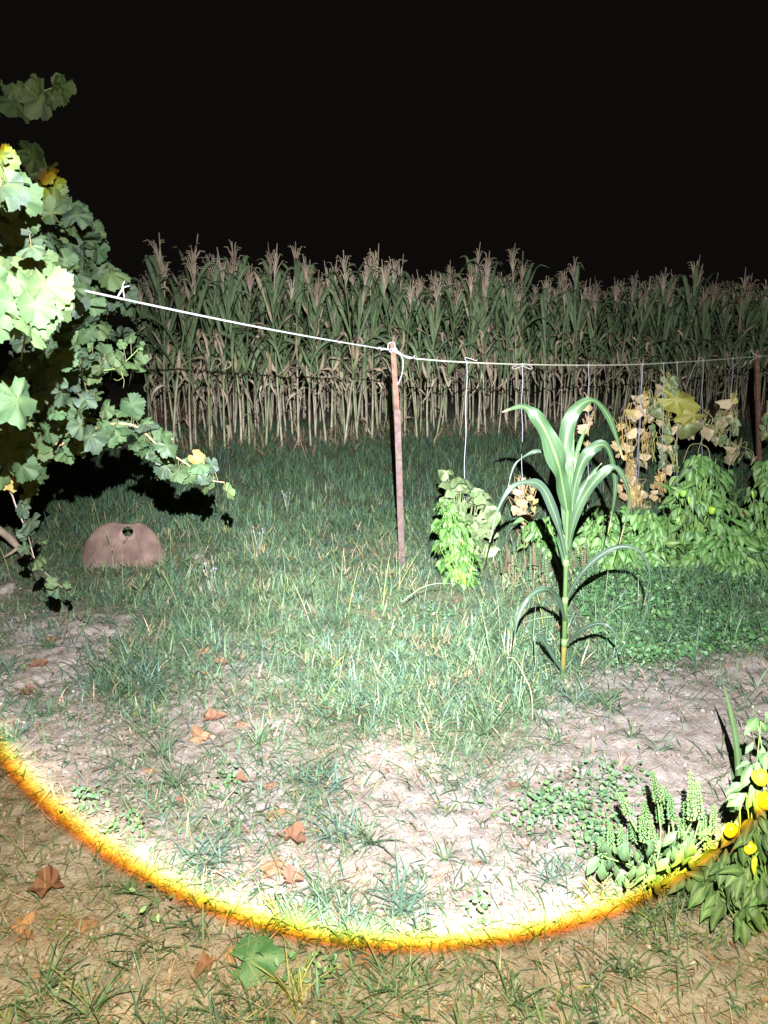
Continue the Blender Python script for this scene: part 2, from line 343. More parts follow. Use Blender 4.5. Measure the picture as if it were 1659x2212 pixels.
set_props(lawn.build('grass', M_GRASS), kind='stuff', label='short green and blue-green lawn grass across the garden', cat='grass')
# thin dead straw lying on the soil
straw = Blades(); m = 30000; x, y = scatter(m, 1.1, 5.0, 1.6); k = RNG.random(m) < dens(STRAW, x, y)*(.2+1.5*vnoise(x*4, y*4, 5)); x = x[k]; y = y[k]; m = len(x)
sc_ = pick(['straw'], m)*np.array([1.0, .93, .95])
straw.add(x, y, RNG.uniform(.03, .12, m), RNG.uniform(.0010, .0024, m), RNG.uniform(0, 6.28, m), RNG.uniform(1.15, 1.62, m), RNG.uniform(-.5, .35, m), sc_, 3, z0=ground_h(x, y)+RNG.uniform(.003, .018, m))
m = 2600; x, y = scatter(m, 1.1, 4.6, 1.6); k = RNG.random(m) < dens(STRAW, x, y)*(.2+1.4*vnoise(x*3+9, y*3, 4)); x = x[k]; y = y[k]; m = len(x)
straw.add(x, y, RNG.uniform(.012, .035, m), RNG.uniform(.006, .016, m), RNG.uniform(0, 6.28, m), RNG.uniform(.9, 1.6, m), RNG.uniform(-.8, 1.2, m), np.array([[.27, .15, .09]])*RNG.uniform(.5, 1.3, (m, 1)), 3, z0=ground_h(x, y)+RNG.uniform(.002, .012, m))
set_props(straw.build('dead_straw', M_DRY), kind='stuff', label='thin dead straw littering the pale soil', cat='straw')
m = 15000; x, y = scatter(m, 1.1, 5.2, 1.6); k = RNG.random(m) < (1-dens(GRASS, x, y))**1.5*(.15+1.4*vnoise(x*3, y*3, 2)); x = x[k]; y = y[k]; m = len(x); z = ground_h(x, y)
O = np.array([[1,0,0],[-1,0,0],[0,1,0],[0,-1,0],[0,0,1],[0,0,-1],[.7,.6,.5],[-.6,.7,.4]], float); sz = (RNG.random(m)**3)*.010+.0022
V = np.stack([x, y, z+sz*.3], -1)[:, None, :]+O[None]*sz[:, None, None]*RNG.uniform(.6, 1.3, (m, 8, 1)); oct_ = np.array([[0,6,4],[6,2,4],[2,7,4],[7,1,4],[1,3,4],[3,0,4],[0,3,5],[3,1,5],[2,0,5],[1,2,5],[0,2,6],[2,1,7]])
Fc = (np.arange(m)[:, None, None]*8+oct_[None]).reshape(-1, 3); me = bpy.data.meshes.new('soil_crumbs'); me.vertices.add(m*8); me.vertices.foreach_set('co', V.astype(np.float32).ravel()); me.loops.add(Fc.size); me.loops.foreach_set('vertex_index', Fc.ravel().astype(np.int32))
me.polygons.add(len(Fc)); me.polygons.foreach_set('loop_start', np.arange(0, Fc.size, 3, dtype=np.int32)); me.update(); set_cols(me, np.repeat(np.array([.33, .28, .25])*RNG.uniform(.45, 1.15, (m, 1)), 8, 0)); me.materials.append(M_CLAY)
set_props(link('soil_crumbs', me), kind='stuff', label='crumbs and tiny clods of dry soil on the bare ground', cat='soil')
# long wiry stems and foxtail seed heads that stick out of the lawn
tall = Blades(); m = 380; x, y = scatter(m, 3.0, 6.2, 1.0); k = dens(GRASS, x, y) > .75; x = x[k]; y = y[k]; m = len(x)
tall.add(x, y, RNG.uniform(.2, .42, m), RNG.uniform(.003, .005, m), RNG.uniform(0, 6.28, m), RNG.uniform(.05, .7, m), RNG.uniform(.1, .9, m), pick(['green', 'yellow'], m), 4)
def seed_head(x, y, hgt, lean, colr, big=1.0):
    m = 70; az0 = rnd(0, 6.28); z = gz(x, y); n_ = 8
    tall.add(np.array([x]), np.array([y]), np.array([hgt]), np.array([.003]), np.array([az0]), np.array([lean]), np.array([.2]), np.array([[.2, .24, .1]]), 3)
    a = lean+.15; tx = x+math.cos(az0)*math.sin(a)*hgt*.97; ty = y+math.sin(az0)*math.sin(a)*hgt*.97; tz = z+math.cos(a)*hgt*.97
    t = RNG.random(m); s = .055*big
    tall.add(tx-math.cos(az0)*t*s*math.sin(a), ty-math.sin(az0)*t*s*math.sin(a), RNG.uniform(.006, .012, m)*big, np.full(m, .0022), RNG.uniform(0, 6.28, m), RNG.uniform(.2, 1.0, m), np.zeros(m), np.array([colr])*RNG.uniform(.8, 1.2, (m, 1)), 2, z0=tz-t*s*math.cos(a))
for i in range(110):
    v = rnd(1130, 1330); p = G(rnd(150, 1250), v); seed_head(p.x, p.y, rnd(.16, .33), rnd(.0, .7), (.26, .27, .13) if i % 3 else (.36, .27, .17))
for u, v in [(1117, 1260), (1100, 1268), (560, 1370), (255, 1245), (355, 1240)]:
    p = G(u, v); seed_head(p.x, p.y, .34, .1, (.3, .3, .16), 1.4)
set_props(tall.build('seed_grass', M_GRASS), kind='stuff', label='wiry grass stems with foxtail seed heads standing above the lawn', cat='grass')
# straw-coloured sedge flower heads
sedge = Blades()
def burst(p, hgt, r, m=34, colr=(.32, .26, .15)):
    sedge.add(np.full(m, p.x)+RNG.normal(0, r*.35, m), np.full(m, p.y)+RNG.normal(0, r*.35, m), RNG.uniform(.5, 1.2, m)*r, RNG.uniform(.0015, .003, m), RNG.uniform(0, 6.28, m), RNG.uniform(.2, 1.9, m), RNG.uniform(-.3, .6, m), np.array([colr])*RNG.uniform(.7, 1.3, (m, 1)), 2, z0=np.full(m, p.z+hgt)+RNG.normal(0, r*.25, m))
for (u, v, hgt, r) in [(872,1235,.12,.07),(935,1465,.14,.055),(960,1440,.15,.05),(905,1455,.13,.05),(935,1520,.1,.04),(1010,1500,.1,.04),(985,1520,.12,.04),(870,1425,.12,.04),(850,1270,.08,.05),(1075,1255,.1,.05),(1100,1260,.1,.05),
                       (800,1275,.1,.05),(830,1275,.1,.05),(690,1240,.1,.05),(640,1235,.1,.05),(560,1170,.1,.06),(760,1280,.1,.05),(720,1075,.08,.1),(820,1105,.08,.1),(1110,1290,.1,.06),(1170,1290,.1,.05),(440,1235,.08,.05),(560,1215,.08,.05),(300,1255,.08,.06),(200,1255,.06,.06)]:
    burst(G(u, v), hgt, r)
for i in range(34):
    burst(G(rnd(250, 1250), rnd(1060, 1450)), rnd(.03, .1), rnd(.03, .06), 26, random.choice([(.28,.21,.13),(.2,.14,.09),(.24,.24,.14)]))
set_props(sedge.build('sedge_flower_heads', M_DRY), kind='stuff', label='straw-brown starry sedge heads scattered through the lawn', cat='sedge')

# leafy ground cover: small round leaves
def round_leaves(name, pts, size, cols, label, hgt=.05):
    m = len(pts); P = np.array(pts); s = RNG.uniform(size*.6, size*1.25, m); nrm = RNG.normal(0, .55, (m, 3)); nrm[:, 2] += .9; nrm[:, 1] -= .45
    nrm /= np.linalg.norm(nrm, axis=1)[:, None]; r = RNG.normal(0, 1, (m, 3)); a = np.cross(nrm, r); a /= np.linalg.norm(a, axis=1)[:, None]; b_ = np.cross(nrm, a)
    ang = np.array([0, .9, 1.9, 3.14, -1.9, -.9]); rad = np.array([1.25, .95, .8, .9, .8, .95])
    V = P[:, None, :]+(a[:, None, :]*(np.cos(ang)*rad)[None, :, None]+b_[:, None, :]*(np.sin(ang)*rad*.8)[None, :, None])*s[:, None, None]*.5
    V[:, [1, 2, 4, 5], :] += nrm[:, None, :]*s[:, None, None]*.1
    base = np.arange(m)[:, None]*6; Fc = np.concatenate([base+np.array([[0, 1, 2]]), base+np.array([[0, 2, 3]]), base+np.array([[0, 3, 4]]), base+np.array([[0, 4, 5]])])
    C = np.repeat(np.array(cols)[RNG.integers(0, len(cols), m)]*RNG.uniform(.75, 1.25, (m, 1)), 6, 0)
    me = bpy.data.meshes.new(name); me.vertices.add(m*6); me.vertices.foreach_set('co', V.astype(np.float32).ravel()); me.loops.add(Fc.size); me.loops.foreach_set('vertex_index', Fc.ravel().astype(np.int32))
    me.polygons.add(len(Fc)); me.polygons.foreach_set('loop_start', np.arange(0, Fc.size, 3, dtype=np.int32)); me.update(); set_cols(me, C); me.materials.append(M_PEP)
    return set_props(link(name, me), kind='stuff', label=label, cat='ground cover')
pts = []
def cover_at(u, v):
    if v > 1445-.0*u: return 0
    e = np.interp(u, [1180, 1290, 1400, 1520, 1660, 2000], [1180, 1400, 1440, 1425, 1400, 1400]); e2 = np.interp(u, [1180, 1300, 1660], [1280, 1185, 1170])
    return 1 if (e2 < v < e and u > 1240) else 0
m = 26000; x = RNG.uniform(.8, 4.2, m); y = RNG.uniform(3.2, 5.2, m); z = ground_h(x, y); u, v = proj(x, y, z)
k = np.array([cover_at(a, b_) for a, b_ in zip(u, v)]) > 0; x = x[k]; y = y[k]; z = z[k]
zz = z+RNG.uniform(.0, 1, len(x))**.7*(.05+.07*vnoise(x*3, y*3, 4)); pts = np.stack([x, y, zz], -1)
round_leaves('purslane_ground_cover', pts, .028, [(.075,.17,.06),(.09,.20,.07),(.06,.14,.05),(.12,.21,.08)], 'dense low purslane carpet between the pepper bushes and the bare soil')
pts = []
for (u0, v0, ru, rv_, n_) in [(1215,1760,110,45,420),(1330,1700,60,35,130),(1290,1830,60,40,200),(200,1745,40,25,70),(270,1800,50,20,60),(1390,1440,60,18,150),(1130,1420,60,30,120),(950,1335,28,18,60),(490,1700,40,25,50),(1030,1990,30,20,30),(680,2120,60,40,60),(330,1990,60,40,30)]:
    for i in range(n_):
        p = G(random.gauss(u0, ru*.6), random.gauss(v0, rv_*.6)); pts.append((p.x, p.y, p.z+rnd(.005, .07)))
round_leaves('sparse_weeds', pts, .017, [(.08,.17,.08),(.10,.20,.10),(.12,.22,.08)], 'sprigs of small round-leaved weeds on the pale soil')

# ------------------------------------------------------------------ countable grass tufts on open soil
def tuft(u, v, nbl, length, wid, pal, label, tilt=.55, name='grass_tuft', group=None, jitter=.012):
    p = G(u, v); bl = Blades(); m = nbl
    x = RNG.normal(p.x, jitter, m); y = RNG.normal(p.y, jitter, m)
    bl.add(x, y, RNG.uniform(.5, 1.15, m)*length, wid*RNG.uniform(.7, 1.2, m), RNG.uniform(0, 6.28, m), np.abs(RNG.normal(tilt, .3, m)), RNG.uniform(.2, 1.5, m), pick([pal], m), 4)
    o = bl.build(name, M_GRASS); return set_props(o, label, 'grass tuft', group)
TUFTS = [
 (1240,1525,16,.17,.006,'blue','arching blue-green sedge tuft straight below the lone maize stalk'),(1312,1530,18,.17,.006,'green','arching sedge tuft just right of the lone maize stalk base'),
 (1365,1600,12,.15,.005,'green','small sprawling sedge tuft in the middle of the bare soil on the right'),(1200,1600,14,.15,.005,'green','thin sedge tuft on the soil below and left of the lone maize'),
 (1340,1665,10,.13,.004,'straw','half-dry sedge tuft above the flowering basil'),(1425,1625,9,.14,.005,'green','upright thin sedge tuft on bare soil between maize and right-hand pepper'),
 (1255,1690,12,.15,.005,'green','sedge tuft at the edge of the weeds left of the flowering basil'),(1560,1680,9,.15,.005,'green','thin grass tuft beside the tall strap leaf at the right edge'),
 (1500,1440,14,.12,.005,'blue','blue-green grass tuft on the rim of the purslane carpet'),(1160,1760,14,.16,.005,'green','long-bladed tuft among weeds left of the flowering basil'),
 (445,1860,90,.13,.0055,'blue','dense blue-green grass clump just inside the bright rim of light'),(735,1810,70,.12,.006,'blue','wide blue-green grass clump in the middle of the lit soil'),
 (800,1820,40,.14,.005,'green','green grass clump right of the wide blue-green clump'),(330,1580,60,.15,.0055,'green','tall green grass clump left of centre on the stony soil'),
 (310,1480,90,.15,.006,'blue','broad low blue-green grass patch below the stone heap'),(270,1500,60,.14,.006,'green','green grass patch leaning over a dry leaf left of centre'),
 (560,1610,40,.14,.005,'green','green tuft beside the heap of brown leaves'),(350,1635,40,.14,.005,'green','bright green tuft with long blades above the red dry leaf'),
 (865,1965,60,.13,.007,'blue','clump of broad blades right at the yellow rim of light'),(760,2030,50,.12,.007,'blue','broad-bladed clump lying across the yellow rim of light'),
 (640,2010,40,.12,.006,'green','green clump touching the yellow rim left of centre'),(280,1930,34,.09,.004,'green','small dark tuft just outside the rim of light on the left'),
 (90,2150,22,.16,.005,'green','sparse tall tuft in the bottom left corner'),(195,2190,22,.17,.005,'green','sparse tuft in the dim soil near the bottom left'),
 (640,2170,40,.15,.005,'yellow','yellow-green tuft in the dim foreground left of centre'),(870,2140,50,.15,.005,'green','bushy dim tuft at the bottom centre'),
 (1110,2170,20,.14,.005,'green','sparse dim tuft at the bottom right of centre'),(1350,2110,14,.15,.005,'green','thin dim tuft under the pepper leaves'),
 (20,1450,50,.16,.006,'blue','blue-green tuft at the left edge beside the pale clod'),(110,1400,40,.15,.005,'green','green tuft in front of the pale stones on the left'),
 (1050,1590,40,.2,.006,'green','tall green grass tuft at the lawn edge left of the bare soil'),(1110,1545,30,.2,.005,'green','tall thin tuft with a bent straw stalk near the lone maize'),
 (30,1600,40,.13,.005,'blue','blue-green tuft at the left end of the bright rim'),(600,1990,24,.11,.006,'yellow','yellowish tuft on the rim of light below the dry leaves'),
 (1210,1900,70,.11,.004,'blue','low spiky blue-green patch left of the flowering basil'),(1290,1930,50,.1,.004,'yellow','low yellow-green patch under the flowering basil'),
 (380,1700,36,.13,.005,'green','green tuft right of the red curled leaf'),(690,1940,40,.12,.005,'green','ragged green tuft near the centre of the rim of light'),
 (700,1700,50,.15,.006,'blue','leaning blue-green tuft in the middle of the patchy soil'),(960,1860,20,.1,.004,'green','small tuft alone on the pale sand'),
]
for u, v, lab in [(188,1243,'grass tuft hiding the left foot of the clay shell'),(232,1250,'grass tuft in front of the clay shell, left of its middle'),(272,1248,'grass tuft in front of the clay shell under the hole'),(322,1246,'grass tuft hiding the right foot of the clay shell'),(352,1236,'grass tuft against the right edge of the clay shell')]:
    TUFTS.append((u, v, 26, .15, .006, 'green', lab))
for t in TUFTS: tuft(*t[:6], t[6], tilt=.75 if t[2] > 40 else .6, jitter=.03 if t[2] > 40 else .008)

# ------------------------------------------------------------------ the lone maize plant
hb = G(1215, 1472); YH = hb.y
hero = thing('maize_plant', hb, 'single young green maize plant on the lawn edge with broad arching leaves', 'maize plant')
gl = (.028, .058, .025); gm_ = (.085, .135, .05); gs = (.055, .10, .03); gb = (.036, .060, .044)
sp = smooth_path([hb+Vector((0, 0, -.02)), at(1219, 1380, YH), at(1221, 1290, YH), at(1223, 1209, YH), at(1226, 1100, YH), at(1232, 1010, YH)], 30)
mb = MB(); tube(mb, sp, [.0112+.002*(i % 6 == 5)-.005*(i/30)**2 for i in range(31)], [(.16,.13,.035) if 2 < i < 6 else gs for i in range(31)], 10); mb.build('stalk', M_HERO, hero)
def hero_leaf(pts, wmax, dy, col=gl, mid=gm_, tilt=0.0, wave=.42, prof=None, name='leaf'):
    n_ = 40; P = []
    for i, (u, v) in enumerate(pts):
        a = i/(len(pts)-1); P.append(at(u, v, YH+dy[0]*(1-a)+dy[1]*a+dy[2]*math.sin(a*math.pi)))
    path = smooth_path(P, n_); w = []
    for i in range(n_+1):
        a = i/n_; q = float(np.interp(a, [0, .12, .38, .52, .60, .72, 1], prof or [.45, .6, 1, .85, .42, .5, .05]))
        w.append(max(.0015, .9*wmax/F*(YH+.35)*q*(1+.08*math.sin(a*23+wmax))))
    face = []
    for i, p in enumerate(path):
        a = i/n_; face.append((CAMP-p).normalized()+Vector((tilt*(1-a), 0, .1))+Vector((math.sin(a*5+wmax), 0, math.cos(a*4+wmax)))*.28)
    mb = MB(); ribbon(mb, path, w, face, col, mid, fold=.05, wave=wave, ph=rnd(0, 6), five=9, freq=2.6); return mb.build(name, M_HERO, hero)
hero_leaf([(1226,1110),(1214,1040),(1205,1000),(1180,935),(1152,893),(1125,878),(1085,890)], 37, (0,-.05,-.1), prof=[.5,.75,1.05,.95,.85,.45,.05])
hero_leaf([(1226,1150),(1222,1070),(1220,980),(1230,910),(1256,874),(1284,866),(1312,895),(1330,940),(1345,990)], 33, (0,.15,-.05), tilt=.1, prof=[.5,.75,1,.6,.3,.45,.1])
hero_leaf([(1223,1209),(1210,1150),(1196,1105),(1173,1055),(1144,1041),(1106,1052),(1077,1098),(1058,1171)], 20, (0,-.25,-.05), col=gb)
hero_leaf([(1216,1060),(1196,1000),(1173,977),(1149,977),(1116,999),(1104,1025),(1097,1055)], 9, (.02,.12,.05), col=gb)
hero_leaf([(1238,1090),(1241,1014),(1250,965),(1271,915)], 20, (0,0,.03), col=(.04,.078,.03))
hero_leaf([(1233,1080),(1237,1000),(1240,935)], 9, (-.01,0,.0), col=(.04,.078,.03))
hero_leaf([(1235,1120),(1240,1060),(1255,1005),(1278,971),(1307,962),(1324,1000),(1329,1061),(1314,1150)], 26, (0,.1,-.08), col=(.027,.056,.026))
hero_leaf([(1228,1190),(1236,1140),(1252,1092),(1283,1042),(1322,1009),(1346,1030),(1359,1085),(1338,1175)], 22, (0,-.05,-.1), col=(.036,.066,.036))
hero_leaf([(1232,1160),(1240,1100),(1262,1050),(1283,1020),(1300,1000)], 20, (.03,.12,.02))
hero_leaf([(1222,1230),(1212,1170),(1208,1130),(1203,1100)], 18, (0,-.03,.0))
hero_leaf([(1226,1290),(1249,1248),(1290,1205),(1338,1181),(1383,1192),(1403,1239),(1391,1307)], 13, (0,-.15,-.1), col=gb, mid=(.15,.19,.13))
hero_leaf([(1221,1345),(1209,1300),(1180,1273),(1144,1289),(1119,1336),(1108,1401)], 15, (0,-.3,-.1), col=(.034,.062,.044))
hero_leaf([(1222,1392),(1256,1361),(1299,1347),(1331,1372),(1346,1430)], 11, (0,-.2,-.1), col=(.034,.062,.044), mid=(.14,.18,.13))
hero_leaf([(1216,1450),(1190,1410),(1168,1377),(1156,1376),(1157,1432)], 12, (0,-.1,0), col=(.034,.062,.045))
mb = MB()
for q in (5, 11, 17): tube(mb, sp[q:q+2], [.0132, .0132], (.13,.22,.07), 10)
mb.build('node_ring', M_HERO, hero)

# ------------------------------------------------------------------ the maize field
TASS = [(.60,.50,.37),(.54,.44,.32),(.66,.56,.43)]
def corn_parts(seed, dryness):
    rs = random.Random(seed); parts = []; H = rs.uniform(1.76, 1.92); lx = rs.gauss(0, .05); ly = rs.gauss(0, .05)
    az0 = rs.uniform(0, 3.14); nl = 14; tdry = rs.uniform(.24, .56)
    def stem(t): return Vector((lx*t*t*H+.015*math.sin(t*5+seed), ly*t*t*H, t*H))
    mb = MB(); N = 24; path = [stem(i/N) for i in range(N+1)]
    low = rs.choice([(.54, .46, .35), (.50, .45, .32), (.36, .40, .22)]); hi = (.15, .24, .09)
    cols = []
    for i in range(N+1):
        a = i/N; f = min(1, max(0, (a-tdry+.12-dryness*.3)/.3)); cc = tuple(low[k]*(1-f)+hi[k]*f for k in range(3))
        if i % 4 == 0: cc = tuple(q*.55 for q in cc)
        cols.append(cc)
    tube(mb, path, [.0155*(1-.55*i/N)+(.0022 if i % 4 == 0 else 0) for i in range(N+1)], cols, 6); parts.append(('stalk', mb))
    for j in range(nl):
        t = .16+.82*j/(nl-1); az = az0+(j % 2)*math.pi+rs.gauss(0, .45); p0 = stem(t); L = rs.uniform(.6, .9)*(1-.25*abs(t-.6))*(1 if t < .7 else 1-(t-.7)*1.5); d = Vector((math.cos(az), math.sin(az), 0))
        dry = rs.random() < (.93 if t < tdry else (.38 if t < .62 else .20)+dryness*(.9 if t < .8 else .4))
        if t < .30 and rs.random() < .75: continue
        if t < .5 and rs.random() < .3: continue
        up = rs.uniform(.6, .95) if t > .6 else rs.uniform(.4, .9)
        side0 = Vector((-d.y, d.x, 0))
        if dry and t < .75:
            kx = rs.uniform(.12, .5); kz = rs.uniform(-.05, .45); hang = rs.uniform(.15, .6); hx = kx+rs.uniform(-.1, .3)
            pts = [p0, p0+d*L*kx*.5+Vector((0,0,L*kz*.8)), p0+d*L*kx+Vector((0,0,L*kz)), p0+d*L*(kx*.6+hx*.4)+side0*rs.gauss(0,.04)+Vector((0,0,L*(kz-hang*.5))), p0+d*L*hx+side0*rs.gauss(0,.08)+Vector((0,0,L*(kz-hang)))]
            c = rs.choice([(.50,.39,.28),(.42,.32,.22),(.56,.46,.34)]); wm = rs.uniform(.025, .05); m_ = tuple(q*1.1 for q in c); fold = .3
        else:
            e = rs.uniform(.03, .34)
            if t > .62: pts = [p0, p0+d*L*.12+Vector((0,0,L*.32)), p0+d*L*.26+Vector((0,0,L*.66)), p0+d*L*(.36+e*.3)+Vector((0,0,L*(.92-e*.2))), p0+d*L*(.5+e*.7)+Vector((0,0,L*(.95-e)))]
            else: pts = [p0, p0+d*L*.18+Vector((0,0,L*.3)), p0+d*L*.42+Vector((0,0,L*.45)), p0+d*L*.65+Vector((0,0,L*.3)), p0+d*L*.8+Vector((0,0,L*-.1))]
            c = rs.choice([(.10,.17,.085),(.12,.20,.085),(.09,.155,.09),(.16,.21,.10),(.11,.18,.07)]); wm = rs.uniform(.05, .08); m_ = (.26,.35,.19); fold = .12
            if dry: c = (.42,.34,.22); m_ = (.46,.40,.28); wm *= .6
        n_ = 10; path = smooth_path(pts, n_); w = [max(.002, wm*min(1, .45+1.2*i/n_)*(1-max(0, (i/n_-.45)/.55)**1.8)) for i in range(n_+1)]
        side = Vector((-d.y, d.x, 0)); tw = rs.uniform(-.8, .8); face = []
        for i, p in enumerate(path):
            tt = (path[min(i+1, n_)]-path[max(i-1, 0)]).normalized(); nn = side.cross(tt).normalized(); nn = -nn if nn.z < 0 and not dry else nn
            face.append(nn+side*tw*(i/n_+.3))
        mb = MB(); ribbon(mb, path, w, face, c, m_, fold=fold, wave=.25 if not dry else .7, ph=rs.uniform(0, 6), freq=2.5); parts.append(('leaf', mb))
    top = stem(1.0); mb = MB(); c = rs.choice(TASS); hT = rs.uniform(.44, .58)
    tube(mb, [top, top+Vector((lx*.2, ly*.2, hT*.5)), top+Vector((lx*.6+rs.gauss(0, .02), ly*.5, hT))], [.009, .009, .007], c, 4)
    for k in range(17):
        az = rs.uniform(0, 6.28); d = Vector((math.cos(az), math.sin(az), 0)); z0 = hT*rs.uniform(.12, .5); L = rs.uniform(.18, .28); e = rs.uniform(.12, .46)
        p0 = top+Vector((0, 0, z0)); tube(mb, [p0, p0+d*L*.3*e+Vector((0,0,L*.45)), p0+d*L*.75*e+Vector((0,0,L*.8)), p0+d*L*(1.25*e)+Vector((0,0,L*(.95-e*.5)))], [.005, .0075, .0075, .005], tuple(q*rs.uniform(.85,1.12) for q in c), 3, cap=False)
    parts.append(('tassel', mb))
    if rs.random() < .8:
        t = rs.uniform(.48, .6); p0 = stem(t); az = rs.uniform(0, 6.28); d = Vector((math.cos(az), math.sin(az), 0)); mb = MB(); c = rs.choice([(.46,.37,.25),(.40,.33,.20),(.2,.27,.11)])
        path = [p0, p0+d*.03+Vector((0,0,.03)), p0+d*.06+Vector((0,0,.10)), p0+d*.085+Vector((0,0,.18)), p0+d*.10+Vector((0,0,.25))]
        tube(mb, path, [.01, .024, .028, .02, .004], c, 7); parts.append(('ear', mb))
    return parts
NV = 9; variants = []; joined = []
for s in range(NV):
    pr = corn_parts(100+s, [0, .12, .3, .05, .2, 0, .4, .1, .25][s]); variants.append([(nm, mb.mesh('maize_'+nm, M_CORN)) for nm, mb in pr])
    J = MB()
    for nm, mb in pr: J.add(mb.v, mb.f, mb.c)
    joined.append(J.mesh('maize_plant', M_CORN))
ra = Vector((-2.62, 9.45, 0)); rb = Vector((9.3, 14.3, 0)); rd = (rb-ra).normalized(); rn = Vector((-rd.y, rd.x, 0)); RL = (rb-ra).length
crows = [(0.0, .20, True), (.65, .21, True), (1.35, .22, False), (2.1, .24, False), (2.9, .26, False)]
count = 0; deep_pts = []
for ri, (off, stp, full) in enumerate(crows):
    s = 0.0
    while s < RL:
        q = ra+rd*(s+rnd(-.05, .05))+rn*(off+rnd(-.09, .09)-(.5*off if False else 0)); s += stp*rnd(.75, 1.3)
        if s > RL*.86 and ri > 2: continue
        q.z = gz(q.x, q.y)-.01; k = random.randrange(NV); sc_h = rnd(.88, 1.09)*(1.04 if ri < 2 else .98)*(1.05 if 4.4 < s < 5.9 else 1)*(1.03 if s < 3.0 else 1)
        sc_h *= .985-.055*s/RL
        if 3.7 < s < 4.2: sc_h *= .93
        rot = Matrix.Rotation(rnd(0, 6.28), 4, 'Z'); ln_ = Matrix.Rotation(random.gauss(0, .06), 4, 'X') @ Matrix.Rotation(random.gauss(0, .06), 4, 'Y')
        Mx = Matrix.Translation(q) @ ln_ @ rot @ Matrix.Scale(sc_h, 4)
        if count < 296:
            uu = float(proj(q.x, q.y, 0)[0]); where = ('at the left corner of the field' if uu < 520 else 'between the left corner and the middle post' if uu < 790 else 'right behind the middle post' if uu < 930 else
                     'behind the first free-hanging strings' if uu < 1120 else 'behind the lone maize plant' if uu < 1340 else 'behind the yellowing vine' if uu < 1600 else 'behind the right-hand post')
            row = ['front row', 'second row', 'third row', 'fourth row', 'back row'][ri]
            lab = 'tan-tasselled maize plant, %s, %s' % (row, where); grp = 'maize of the %s %s' % (row, where)
            if full:
                t = thing('maize_plant', q, lab, 'maize plant', grp); t.matrix_world = Mx
                for nm, me in variants[k]: link(nm, me, t)
            else:
                o = link('maize_plant', joined[k], None, Mx); set_props(o, lab, 'maize plant', grp)
            count += 1
        else: deep_pts.append((Mx, k))
# what lies still deeper is one mass
J = MB()
for i in range(120):
    s = rnd(0, RL); off = rnd(2.3, 4.5); q = ra+rd*s+rn*off; q.z = gz(q.x, q.y); deep_pts.append((Matrix.Translation(q) @ Matrix.Rotation(rnd(0, 6.28), 4, 'Z') @ Matrix.Scale(rnd(.9, 1.03), 4), random.randrange(NV)))
arr = []; F_ = []; C_ = []; nv = 0
cache = [(np.array([tuple(v.co) for v in me.vertices]), [tuple(p.vertices) for p in me.polygons], np.array([tuple(d.color)[:3] for d in me.color_attributes['col'].data])) for me in joined]
for Mx, k in deep_pts:
    v_, f_, c_ = cache[k]; A = np.array(Mx); arr.append(v_ @ A[:3, :3].T + A[:3, 3]); F_ += [tuple(i+nv for i in q) for q in f_]; C_.append(c_); nv += len(v_)
me = bpy.data.meshes.new('maize_field'); me.from_pydata(np.concatenate(arr).tolist(), [], F_); set_cols(me, np.concatenate(C_)); me.materials.append(M_CORN)
set_props(link('maize_field', me), kind='stuff', label='mass of maize filling the field behind the countable plants', cat='maize field')
# dry stubble, fallen stalks and leaves at the foot of the field
bl = Blades(); m = 3000; s = RNG.uniform(-.3, RL, m); off = RNG.normal(.35, .45, m); x = ra.x+rd.x*s+rn.x*off; y = ra.y+rd.y*s+rn.y*off
bl.add(x, y, RNG.uniform(.08, .34, m), RNG.uniform(.012, .03, m), RNG.uniform(0, 6.28, m), RNG.uniform(.15, 1.5, m), RNG.uniform(0, 1.1, m), pick(['straw'], m)*np.array([.85, .8, .8]), 3)
set_props(bl.build('maize_litter', M_DRY), kind='stuff', label='dry fallen maize leaves and stubble at the foot of the field', cat='maize litter')
bl = Blades(); m = 420; p = G(365, 925); x = RNG.normal(p.x-.05, .22, m); y = RNG.normal(p.y+.3, .25, m)
bl.add(x, y, RNG.uniform(.1, .55, m), RNG.uniform(.008, .02, m), RNG.uniform(0, 6.28, m), RNG.uniform(0, .9, m), RNG.uniform(0, 1.4, m), pick(['straw'], m)*np.array([.55, .42, .35]), 3)
set_props(bl.build('dead_weed', M_DRY), 'brown dead weed clump beside the left corner of the maize field', 'dead weed', kind='stuff')

# ------------------------------------------------------------------ posts, cord and hanging strings
rc = (.15, .075, .055); rc2 = (.13, .088, .085)
def angle_bar(mb, a, b_, w, th_, col):
    ax = (b_-a).normalized(); x = Vector((1, 0, 0)); x = (x-ax*x.dot(ax)).normalized(); y = ax.cross(x)
    prof = [(-w/2, -w*.1), (w/2, -w*.1), (w/2, -w*.1+th_), (-w/2+th_, -w*.1+th_), (-w/2+th_, w*.8), (-w/2, w*.8)]; V = []
    n_ = 10
    for i in range(n_+1):
        p = a.lerp(b_, i/n_)
        for q in prof: V.append(p+x*(q[0]+random.gauss(0, .0004))+y*q[1])
    Fc = [(i*6+k, i*6+(k+1) % 6, (i+1)*6+(k+1) % 6, (i+1)*6+k) for i in range(n_) for k in range(6)]+[(0, 1, 2, 3, 4, 5), tuple(n_*6+k for k in range(5, -1, -1))]
    mb.add(V, Fc, [tuple(c*rnd(.9, 1.1) for c in col) for _ in V])
YP = G(868, 1222).y
p1b = at(869, 1225, YP); p1m = at(858, 885, YP); p1t = at(848, 738, YP); p1b.z = gz(p1b.x, p1b.y)-.05
post = thing('fence_post', (p1b.x, p1b.y, p1b.z+.05), 'tall rusty steel post leaning slightly left in the middle of the lawn', 'fence post')
mb = MB(); angle_bar(mb, p1b, p1m, .040, .006, rc2); mb.build('lower_section', M_RUST, post, smooth=False)
